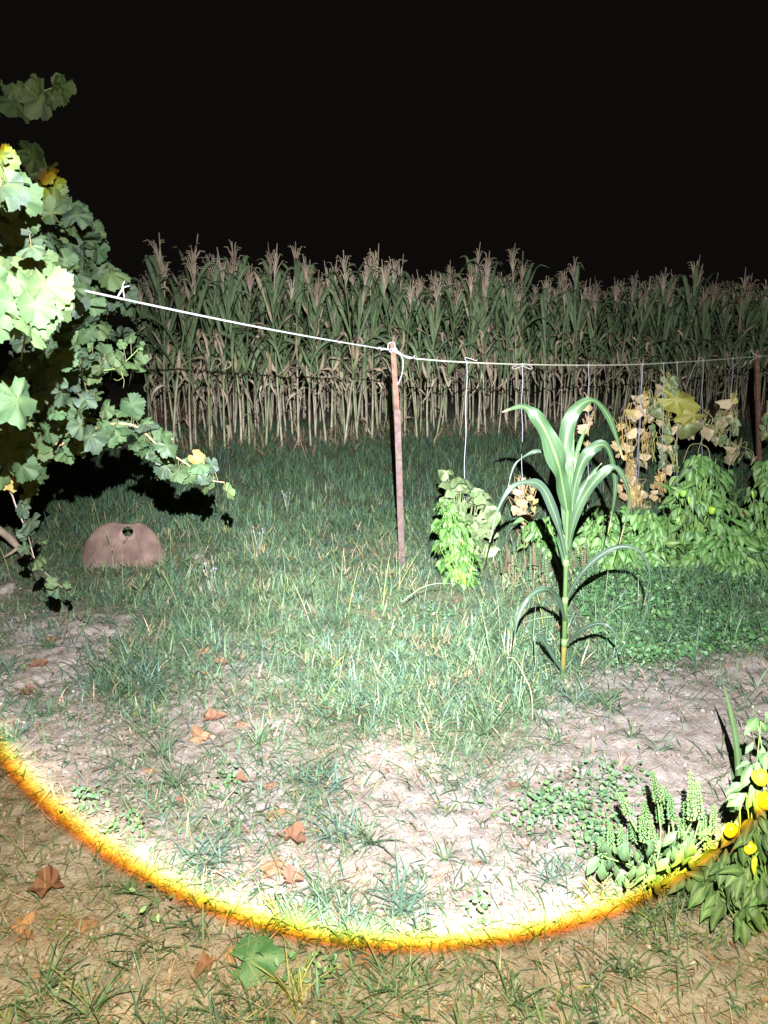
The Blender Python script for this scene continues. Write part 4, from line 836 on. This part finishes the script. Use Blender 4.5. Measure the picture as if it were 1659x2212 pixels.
# gourd plant behind, then the slim chilli plant in front of it
gb_ = G(1005, 1215); gb_ = Vector((gb_.x, 5.15, gz(gb_.x, 5.15)))
gp = bush('gourd_plant', 'pale leafy gourd plant climbing at the foot of the first free-hanging string', 'gourd plant', gb_, [(985,1035,5.15,38,20,.12,11),(1025,1060,5.15,32,22,.12,9),(1000,1100,5.15,52,35,.15,26),(1035,1150,5.1,32,40,.15,18),(975,1140,5.2,30,30,.15,10)], gourd_leaf[:3], .105, down=.15, face=.5, ntips=8, stemcol=(.26,.32,.16))
for u, v in [(1028,1110),(1040,1095),(1015,1085),(1045,1120)]:
    pp = at(u, v, 4.95); place_leaf(gp, gourd_leaf[1], pp, rv(1), Vector((0, -1, .3)), .02, name='flower')
cb = G(1000, 1262)
cp = bush('chilli_plant', 'slim bright green chilli plant with yellow-green pods right of the middle post', 'chilli plant', cb, [(968,1092,cb.y,20,16,.08,20),(975,1130,cb.y,36,25,.1,62),(985,1172,cb.y,45,30,.12,82),(992,1212,cb.y,46,30,.12,84),(1000,1242,cb.y-.03,38,15,.1,34)], pepper_light, .066, down=.55, ntips=8, stemcol=(.2,.4,.08))
for u, v, L in [(985,1228,.075),(1000,1238,.08),(1018,1228,.05),(998,1165,.04),(978,1195,.04)]: chili(cp, at(u, v, cb.y-.14), L, (.30,.55,.05))
cb2 = Vector((at(1260, 1150, 5.15).x, 5.15, 0)); 
mp = bush('pepper_bush', 'low spreading pepper bush behind the lone maize stalk', 'pepper bush', cb2, [(1165,1140,5.0,42,42,.2,46),(1240,1120,5.3,50,40,.2,56),(1320,1120,5.3,55,42,.2,66),(1215,1175,4.9,80,28,.2,46),(1320,1175,4.9,70,32,.25,50)], pepper_leaf, .088)
b31 = Vector((at(1405, 1150, 4.95).x, 4.95, 0)); bush('pepper_bush', 'leafy pepper bush between the lone maize and the tallest pepper bush', 'pepper bush', b31, [(1395,1130,5.0,52,40,.2,90),(1410,1185,4.85,70,38,.2,100)], pepper_leaf, .092)
b32 = Vector((at(1575, 1200, 4.7).x, 4.7, 0)); bush('pepper_bush', 'low pepper bush in front of the tallest one, above the purslane', 'pepper bush', b32, [(1560,1170,4.75,70,42,.2,110),(1600,1205,4.65,80,28,.2,80)], pepper_leaf, .088)
b33 = Vector((at(1300, 1190, 4.9).x, 4.9, 0)); bush('pepper_bush', 'small pepper bush low down just right of the lone maize stalk', 'pepper bush', b33, [(1290,1160,4.95,60,35,.2,80),(1330,1195,4.8,65,26,.2,70)], pepper_leaf, .085)
b3 = Vector((at(1500, 1150, 5.1).x, 5.1, 0))
tp_ = bush('pepper_bush', 'tallest dense pepper bush, dome-shaped, under the dangling string end', 'pepper bush', b3, [(1515,992,5.1,30,16,.1,24),(1510,1025,5.1,62,30,.18,60),(1505,1070,5.05,85,38,.22,78),(1500,1130,5.0,105,45,.25,90),(1500,1185,4.9,110,30,.25,44)], pepper_leaf, .098)
for u, v, L in [(1468,1118,.05),(1488,1072,.05),(1462,1065,.04),(1555,1165,.05)]: chili(tp_, at(u, v, 4.75), L, (.28,.5,.06))
bell(tp_, at(1540, 1094, 4.8), .055, (.30,.5,.05)); bell(tp_, at(1478, 1058, 4.8), .05, (.2,.42,.06))
b4 = Vector((at(1660, 1120, 5.3).x, 5.3, 0))
rp = bush('pepper_bush', 'pepper bush cut by the right edge with one red pepper showing', 'pepper bush', b4, [(1665,1015,5.4,40,26,.15,42),(1660,1060,5.3,62,34,.2,62),(1640,1120,5.1,68,45,.22,72),(1640,1185,4.9,62,34,.22,50),(1730,1120,5.1,60,90,.25,50)], pepper_leaf, .098)
bell(rp, at(1610, 1100, 4.98), .036, (.22,.03,.015)); chili(rp, at(1625, 1060, 4.9), .06, (.28,.5,.06))
# dry bean vine and the yellowing vine on the strings
def climbing(name, label, base_, blobs, meshes, size, stemcol, droop=1.0):
    t = thing(name, base_, label, 'climbing vine'); mb = MB()
    for (u, v, Yz, su, sv, sY, n_) in blobs:
        prev = at(u, v+sv*1.4, Yz)
        for i in range(n_):
            p = at(u+random.gauss(0, su*.5), v+rnd(-sv, sv), Yz+random.gauss(0, sY)); d = Vector((random.gauss(0, .3), random.gauss(0, .3)-.2, -droop)); nrm = Vector((random.gauss(0, .6), -1, random.gauss(.2, .5)))
            place_leaf(t, random.choice(meshes), p, d, nrm, size*rnd(.55, 1.3), rnd(.5, .95)); q = Vector((p.x+rnd(-.05, .05), p.y+.02, p.z+rnd(.03, .09)))
            tube(mb, smooth_path([p, q, at(u+random.gauss(0, su*.25), v+rnd(-sv, sv), Yz)], 5), .0022, stemcol, 4, cap=False)
        for k in range(2): tube(mb, smooth_path([at(u+rnd(-su, su)*.3, v-sv, Yz), at(u+rnd(-su, su)*.6, v, Yz), at(u+rnd(-su, su)*.3, v+sv, Yz)], 10), .003, stemcol, 4, cap=False)
    mb.build('stems', M_DRY, t); return t
def foot(u, Yz): q = at(u, 1100, Yz); return Vector((q.x, Yz, gz(q.x, Yz)))
Yof = lambda u: on_cord(u).y
climbing('withered_vine', 'withered tan vine at the foot of the string tied with a bow', foot(1132, Yof(1130)), [(1132,1070,Yof(1130),30,22,.05,12),(1130,1120,Yof(1130),16,35,.05,14),(1140,1160,Yof(1130),18,18,.05,7)], dry_heart, .062, (.42,.31,.16))
climbing('withered_vine', 'few small withered leaves on the string behind the lone maize top', foot(1272, Yof(1272)), [(1272,875,Yof(1272),5,12,.02,5),(1270,920,Yof(1272),5,20,.02,5),(1272,965,Yof(1272),5,20,.02,5)], dry_heart, .045, (.42,.31,.16))
YD = Yof(1385); climbing('withered_vine', 'long curtain of dry tan bean leaves down to the ground right of the maize', foot(1380, YD), [(1360,900,YD,16,30,.05,5),(1392,880,YD,8,35,.05,7),(1358,960,YD,22,40,.06,10),(1395,965,YD,16,40,.05,6),(1364,1025,YD,20,30,.06,14),(1375,1080,YD,22,35,.06,22),(1425,1050,YD,22,35,.05,9),(1340,940,YD,14,40,.05,4)], dry_heart, .066, (.50,.36,.14))
YY = Yof(1460); yv = climbing('yellowing_vine', 'yellowing cucumber vine with one big yellow leaf across the strings', foot(1450, YY), [(1440,825,YY,14,20,.03,5),(1455,835,YY,12,25,.04,6),(1415,885,YY,26,24,.05,7),(1440,915,YY,34,34,.06,12),(1415,965,YY,30,32,.05,8),(1455,990,YY,34,30,.06,8),(1475,915,YY,30,14,.05,5)], gourd_leaf+[dry_heart[2]], .088, (.45,.42,.16), droop=.8)
for u, v, s, me, dx, dy_ in [(1462,862,.24,yellow_leaf,.95,-.35),(1500,895,.19,yellow_leaf,-.5,-.15),(1425,880,.13,gourd_leaf[1],.5,-1),(1478,918,.2,gourd_leaf[3],1,-.05),(1498,908,.12,dry_heart[2],1,-.2)]:
    place_leaf(yv, me, at(u, v, YY-.12), Vector((dx, -.1, dy_)), Vector((0, -1, .25)), s*.95)
YW = Yof(1560); climbing('yellowing_vine', 'thin yellow-green vine with nodding leaves left of the right-hand post', foot(1560, YW), [(1582,860,YW,8,12,.03,4),(1557,905,YW,22,18,.05,9),(1590,915,YW,18,25,.05,9),(1520,925,YW,22,20,.05,5),(1585,975,YW,24,22,.06,9),(1560,945,YW,16,20,.05,7),(1660,905,YW,14,40,.05,6)], gourd_leaf+dry_heart[2:], .085, (.45,.42,.2))
YQ = YW-.3; bt = thing('bare_vine_stalk', foot(1513, YQ), 'bare arching vine stalk with two hanging tan leaves above the tallest pepper bush', 'vine stalk')
for pts in [[(1513,958),(1490,963),(1475,1000)],[(1513,958),(1527,930),(1540,905),(1520,885)],[(1513,958),(1530,970),(1535,1000)],[(1513,958),(1508,980),(1512,1010)],[(1497,905),(1500,920),(1498,935)],[(1540,905),(1545,915),(1543,935)]]:
    mb = MB(); tube(mb, smooth_path([at(u, v, YQ) for u, v in pts], 10), .0038, (.45,.40,.2), 5); mb.build('branch', M_DRY, bt)
tube(mb2 := MB(), [at(1513, 1010, YQ), at(1513, 1100, YQ), foot(1513, YQ)], .004, (.4,.38,.18), 5); mb2.build('stem', M_DRY, bt)
for u, v, s in [(1498,930,.10),(1543,928,.12)]: place_leaf(bt, dry_heart[2], at(u, v, YQ-.02), Vector((0, 0, -1)), Vector((.1, -1, .1)), s, .7)

# ------------------------------------------------------------------ basil
def spike_mesh(seed, col, n_=11, L=1.0, fat=.085):
    rs = random.Random(seed); mb = MB(); tube(mb, [Vector((0, 0, 0)), Vector((0, 0, L))], [.016, .008], tuple(q*.8 for q in col), 5)
    for i in range(n_):
        z = L*(.08+.92*i/n_); r = fat*(1-.45*i/n_)
        for k in range(6):
            a = k*1.047+i*.5+rs.uniform(-.2, .2); d = Vector((math.cos(a), math.sin(a), 0)); s = Vector((-d.y, d.x, 0)); p = Vector((0, 0, z)); c = tuple(q*rs.uniform(.8, 1.2) for q in col)
            mb.add([p+d*r*.15, p+d*r*.7-s*r*.38+Vector((0,0,r*.05)), p+d*r*1.15+Vector((0,0,r*.5)), p+d*r*.7+s*r*.38+Vector((0,0,r*.05)), p+d*r*.5+Vector((0,0,r*.7))], [(0,1,4),(1,2,4),(2,3,4),(3,0,4),(0,3,2,1)], c)
    return mb.mesh('flower_spike', M_PEP)
sp_g = [spike_mesh(i, (.15,.27,.10)) for i in range(3)]; sp_b = [spike_mesh(i+5, c, 13, fat=.07) for i, c in enumerate([(.13,.20,.10),(.19,.14,.09),(.11,.17,.08)])]
def spike_at(parent, me, a, b_, wd=.175): 
    d = b_-a; L = d.length; z = d.normalized(); x = z.cross(Vector((0, 1, 0))).normalized(); y = z.cross(x)
    W = wd; M4 = Matrix(((x.x*W, y.x*W, z.x*L, a.x), (x.y*W, y.y*W, z.y*L, a.y), (x.z*W, y.z*W, z.z*L, a.z), (0, 0, 0, 1)))
    link('flower_spike', me, parent, Matrix.Translation(-Vector(parent.location)) @ M4)
bb = G(1430, 1925); Yb = bb.y
basil = thing('basil_plant', bb, 'flowering basil with bright upright green spikes at the rim of light', 'basil plant')
mb = MB()
for u0, v0, u1, v1 in [(1408,1664,1421,1735),(1492,1662,1493,1779),(1506,1686,1512,1770),(1430,1696,1446,1748),(1338,1711,1358,1762),(1317,1776,1320,1832),(1339,1788,1343,1835),(1466,1765,1478,1840),(1404,1771,1412,1840),(1543,1738,1540,1800),(1390,1733,1398,1772),(1446,1714,1452,1772),(1296,1808,1302,1850),(1364,1771,1370,1815),(1420,1716,1428,1780),(1384,1762,1392,1820),(1520,1760,1518,1815),(1445,1800,1450,1850),(1480,1730,1484,1800),(1530,1790,1528,1838),(1420,1800,1428,1850)]:
    Yz = Yb+rnd(-.05, .15); a = at(u1, v1, Yz); b_ = at(u0, v0, Yz); spike_at(basil, random.choice(sp_g), a, b_)
    tube(mb, smooth_path([bb+Vector((rnd(-.04, .04), rnd(-.02, .05), 0)), (bb+a)*.5+Vector((rnd(-.02, .02), 0, .02)), a], 6), .0022, (.2,.32,.12), 5, cap=False)
mb.build('stems', M_PEP, basil)
for (u, v, n_, su, sv) in [(1325,1868,14,34,18),(1380,1880,16,34,20),(1450,1880,14,36,20),(1500,1885,12,36,20),(1350,1840,10,40,14),(1430,1830,14,50,20),(1480,1820,10,40,20),(1550,1885,20,46,28),(1480,1910,16,40,18),(1345,1900,5,14,10),(1405,1918,5,14,14)]:
    for i in range(n_):
        p = at(u+random.gauss(0, su*.5), v-14+random.gauss(0, sv*.5), Yb+rnd(-.14, .12)); p.z = max(p.z, gz(p.x, p.y)+.03)
        place_leaf(basil, random.choice(basil_leaf), p, Vector((random.gauss(0, .6), -.3, -.9+random.gauss(0, .35))), Vector((random.gauss(0, .4), -.6, .8)), rnd(.035, .085), rnd(.8, 1.1))
b5 = G(1180, 1275); bas2 = thing('basil_plant', b5, 'patch of fading basil with reddish thin spikes behind the lone maize', 'basil plant'); mb = MB()
for i in range(44):
    u = rnd(1085, 1275); v1 = rnd(1215, 1262); v0 = v1-rnd(38, 62); Yz = b5.y+rnd(-.1, .35); a = at(u, v1, Yz); b_ = at(u+rnd(-7, 7), v0, Yz); spike_at(bas2, random.choice(sp_b), a, b_); g0 = Vector((a.x, a.y, gz(a.x, a.y))); tube(mb, [g0, a], .002, (.3,.22,.14), 4, cap=False)
mb.build('stems', M_PEP, bas2)
for i in range(70):
    p = at(rnd(1085, 1275), rnd(1225, 1275), b5.y+rnd(-.1, .3)); p.z = max(p.z, gz(p.x, p.y)+.02); place_leaf(bas2, random.choice(basil_leaf), p, Vector((random.gauss(0, .8), -.3, -.4)), Vector((0, -.5, .8)), rnd(.03, .055))
# ------------------------------------------------------------------ right-hand foreground pepper plant with yellow peppers
b6 = G(1660, 2010); rpp = bush('pepper_plant', 'foreground pepper plant with yellow bell peppers cut by the right edge', 'pepper plant', b6,
  [(1640,1540,2.0,30,20,.05,6),(1650,1590,1.95,45,30,.07,10),(1640,1640,1.9,40,35,.08,9),(1625,1700,1.85,40,30,.08,8),(1600,1770,1.85,40,25,.08,8),(1650,1780,1.8,50,45,.1,16),(1570,1850,1.85,60,40,.1,28),(1640,1880,1.8,70,60,.12,42),(1580,1930,1.8,66,34,.1,20),(1530,1890,1.88,40,26,.1,22),(1740,1700,1.9,60,140,.15,30)],
  [simple_leaf('pepper_leaf', M_PEP, BP, c, (.14,.22,.09), fold=.25, droop=d, seed=i+13, nseg=8) for i, (c, d) in enumerate([((.075,.15,.05),.35),((.06,.125,.045),.55),((.055,.11,.05),.25)])], .068, down=.5, r=.0035, ntips=3, face=.55)
for u, v, s in [(1636,1664,.042),(1652,1712,.046),(1585,1782,.038),(1628,1822,.036)]: bell(rpp, at(u, v, 1.78), s, (.72,.60,.03), Vector((rnd(-.7, .7), -.25, -.6)).normalized())
chili(rpp, at(1632, 1850, 1.72), .055, (.62,.55,.05))
sl = G(1592, 1770); sb = thing('strap_leaf_plant', sl, 'single tall strap-leaved shoot leaning left beside the right-hand pepper plant', 'shoot')
for pts, w in [([(1592,1765),(1596,1700),(1592,1620),(1578,1540),(1560,1468)], .030), ([(1590,1765),(1586,1700),(1580,1660)], .016)]:
    path = smooth_path([Vector((at(*pts[0], sl.y).x, sl.y, sl.z))]+[at(u, v, sl.y) for u, v in pts[1:]], 16); mb = MB()
    ribbon(mb, path, [max(.001, w*min(1, .4+1.6*i/16)*(1-max(0, (i/16-.4)/.6)**1.6)) for i in range(17)], Vector((.3, -1, .2)), (.07,.14,.05), (.14,.2,.1), fold=.1, five=True); mb.build('leaf', M_HERO, sb)

# ------------------------------------------------------------------ fallen leaves, stones
def withered_outline(seed):
    rs = random.Random(seed); pts = []; ph = [rs.uniform(0, 6.28) for _ in range(4)]
    for k in range(34):
        a = -math.pi+2*math.pi*k/34; r = .72+.16*math.cos(a)+.13*math.sin(3*a+ph[0])+.09*math.sin(5*a+ph[1])+.06*math.sin(9*a+ph[2]); r *= rs.uniform(.9, 1.08); r *= .55 if abs(a) > 2.8 else 1
        pts.append((r*math.sin(a), r*math.cos(a)))
    m = max(p[1] for p in pts); return [(x/m, y/m) for x, y in pts]
fall = [fan_leaf('fallen_leaf', withered_outline(i), M_DRY, c, tuple(q*.8 for q in c), cup=cu, crink=cr, seed=i) for i, (c, cu, cr) in enumerate([((.30,.15,.085),.25,.13),((.33,.18,.10),.2,.16),((.24,.12,.075),-.3,.14),((.31,.18,.10),.5,.12),((.29,.15,.09),-.2,.17),((.22,.12,.08),.6,.13)])]
FALL = [(446,2095,.075,'rounded red-brown dry leaf on the dim soil at the bottom'),(493,2067,.065,'pale brown dry leaf just above the rounded red-brown one'),(110,1927,.105,'large lobed tan dry leaf outside the rim on the left'),(187,2000,.07,'dark brown dry leaf among dim straw, lower left'),
 (42,2008,.07,'reddish dry leaf under tall blades near the left edge'),(387,1732,.06,'orange curled dry leaf just inside the bright rim'),(595,1761,.075,'orange dry leaf lying flat near the centre of the lit soil'),(629,1821,.08,'torn brown dry leaf below the flat orange one'),
 (595,1876,.08,'flat pinkish dry leaf right of the dense blue-green clump'),(625,1912,.07,'folded tan dry leaf near the rim left of centre'),(578,1702,.05,'small dry leaf leaning on a blade above the flat orange one'),(79,1448,.075,'orange-brown dry leaf on the pale clod at the left'),
 (115,1387,.06,'orange dry leaf under the green tuft by the pale stones'),(295,1420,.07,'dry leaf hidden behind the broad blue-green patch'),(445,1410,.085,'topmost brown leaf of the dry heap'),(425,1425,.08,'curled brown leaf on the left of the dry heap'),
 (428,1462,.09,'broad tan leaf at the foot of the dry heap'),(58,1502,.085,'pinkish dry leaf near the left edge above the rim'),(457,1563,.08,'rust dry leaf between two green tufts'),(430,1600,.085,'faded dry leaf below the rust leaf'),
 (518,1565,.06,'small orange dry leaf beside the green tuft'),(320,1671,.05,'red curled dry leaf on trampled straw'),(514,1693,.045,'small tan dry leaf right of the red curled leaf'),(614,1411,.06,'dry leaf at the lawn edge left of centre'),
 (1114,1700,.045,'small orange dry leaf between the grass and the bare soil on the right'),(639,1822,.05,'crumpled leaf fragment on the torn brown leaf'),(130,1730,.04,'brown leaf fragment across the yellow rim on the left'),(1030,1870,.03,'tiny leaf fragment alone on the bright sand'),(800,2085,.07,'dark red dry leaf just under the rim at the bottom centre'),(60,2040,.06,'brown leaf half buried in straw at lower left'),(480,1440,.06,'dark curled leaf on the right of the dry heap'),(460,1390,.05,'pale leaf behind the dry heap')]
for u, v, s, lab in FALL:
    p = G(u, v); o = link('fallen_leaf', random.choice(fall), None, basis(p+Vector((0, 0, .012+s*.08)), Vector((rnd(-1, 1), rnd(-1, 1), rnd(-.15, .15))), Vector((rnd(-.35, .35), rnd(-.5, .1), 1)), s*(.62 if proj(p.x, p.y)[1] > 1900 else .8), rnd(.6, .95))); set_props(o, lab, 'dry leaf')
p = G(545, 2092); gleaf = fan_leaf('weed_leaf', grape_outline(33), M_PEP, (.06,.15,.07), (.12,.2,.1), cup=.1, crink=.05, seed=3); set_props(link('green_leaf', gleaf, None, basis(p+Vector((0, 0, .03)), Vector((1, .2, 0)), Vector((0, -.3, 1)), .085)), 'dark green fallen vine leaf beside the rounded red-brown dry leaf', 'leaf')
def stone(u, v, s, col, lab, flat=.6, wide=1.2):
    import bmesh
    p = G(u, v); bm = bmesh.new(); bmesh.ops.create_icosphere(bm, subdivisions=3, radius=1); k = rnd(0, 50)
    for q in bm.verts:
        c = q.co; f = 1+.7*(float(vnoise(np.array([c.x*1.5+k]), np.array([c.y*1.5+c.z*1.3+k]), 3)[0])-.5)+.45*(float(vnoise(np.array([c.x*4+k]), np.array([c.z*4-c.y*3+k]), 4)[0])-.5); q.co = Vector((c.x*wide, c.y, c.z*flat))*f*s
    me = bpy.data.meshes.new('clod'); bm.to_mesh(me); bm.free(); soily = s > .045; set_cols(me, np.tile(np.array((0, 0, 0) if soily else col), (len(me.vertices), 1))); me.materials.append(M_SOIL if soily else M_CLAY); me.polygons.foreach_set('use_smooth', [True]*len(me.polygons))
    o = link('clod', me, None, Matrix.Translation(p+Vector((0, 0, -s*flat*.1))) @ Matrix.Rotation(rnd(0, 6), 4, 'Z')); set_props(o, lab, 'clod')
for a in [(8,1275,.07,(.34,.31,.29),'pale grey clod at the left edge under the weathered branch'),(165,1360,.06,(.34,.30,.28),'pale clod at the top of the small stone row on the left'),(205,1365,.07,(.33,.29,.27),'widest pale clod of the small stone row'),(240,1370,.045,(.33,.29,.27),'right-hand pale clod of the small stone row'),
          (60,1465,.09,(.35,.31,.29),'broad pale mound of soil at the left',.3),(140,1420,.10,(.36,.32,.29),'flat pale soil mound right of the green tuft',.28),(430,1203,.035,(.38,.34,.32),'small pale stone in the grass right of the clay shell'),(150,1060,.07,(.26,.24,.22),'grey clod in the shade under the grapevine'),(205,1080,.06,(.25,.23,.21),'grey clod behind the clay shell in half shade'),
          (1483,1638,.010,(.13,.11,.10),'dark pebble on the bare soil at the right'),(1438,1636,.008,(.15,.12,.1),'small dark pebble left of its bigger neighbour on bare soil'),(1520,1640,.008,(.15,.13,.12),'small dark pebble right of its bigger neighbour on bare soil'),(1462,1650,.007,(.2,.15,.13),'tiny reddish pebble on bare soil'),(130,1845,.007,(.05,.04,.04),'black pebble outside the rim on the left'),(1003,1850,.008,(.1,.09,.08),'black pebble alone on the bright sand'),
          (108,1255,.05,(.30,.2,.16),'reddish clod under the hanging end of the vine'),(670,1120,.02,(.5,.5,.5),'whitish pebble deep in the lawn')]: stone(*a)
# white thistle-like flowers in the lawn
for u, v, lab in [(621,1108,'tall weed with white woolly flower heads in the back lawn'),(560,1200,'short weed with pale flower tips left of the post'),(455,1285,'tiny pale flowering weed in the middle of the lawn')]:
    g0 = G(u, v); t = thing('flowering_weed', g0, lab, 'weed'); mb = MB(); hd = []
    for k in range(5):
        tip = g0+Vector((rnd(-.04, .04), rnd(-.03, .03), rnd(.14, .2))); tube(mb, smooth_path([g0, (g0+tip)*.5, tip], 5), .002, (.25,.3,.22), 4); hd.append(tip)
    mb.build('stem', M_PEP, t)
    for tip in hd:
        mb = MB(); lathe_fruit(mb, tip, Vector((0, 0, 1)), [(-.006, .002), (0, .007), (.007, .008), (.011, .003)], (.22,.22,.24), 7); mb.build('flower_head', M_DRY, t)
# bent straw stalk by the lone maize and a few long arching blades
for pts, col, lab in [([(1150,1560),(1148,1500),(1135,1465),(1112,1425),(1095,1420)], (.26,.21,.13), 'bent pale straw stalk left of the lone maize base'),([(1130,1345),(1170,1335),(1220,1330),(1260,1332)], (.12,.17,.08), 'long thin blade lying level across the lone maize stalk'),
                      ([(870,1300),(910,1270),(950,1260),(985,1262)], (.13,.18,.1), 'long arching blade below the chilli plant'),([(1265,1370),(1310,1330),(1350,1305),(1400,1290)], (.12,.17,.1), 'long pale blade leaning right of the lone maize')]:
    g0 = G(*pts[0]) if pts[0][1] > 1500 else at(*pts[0], 3.9); mb = MB(); path = smooth_path([g0]+[at(u, v, g0.y) for u, v in pts[1:]], 14); ribbon(mb, path, [.0052*(1-.8*(i/14)**2) for i in range(15)], Vector((0, -1, .6)), col, fold=.2); set_props(mb.build('long_blade', M_GRASS), lab, 'grass blade')
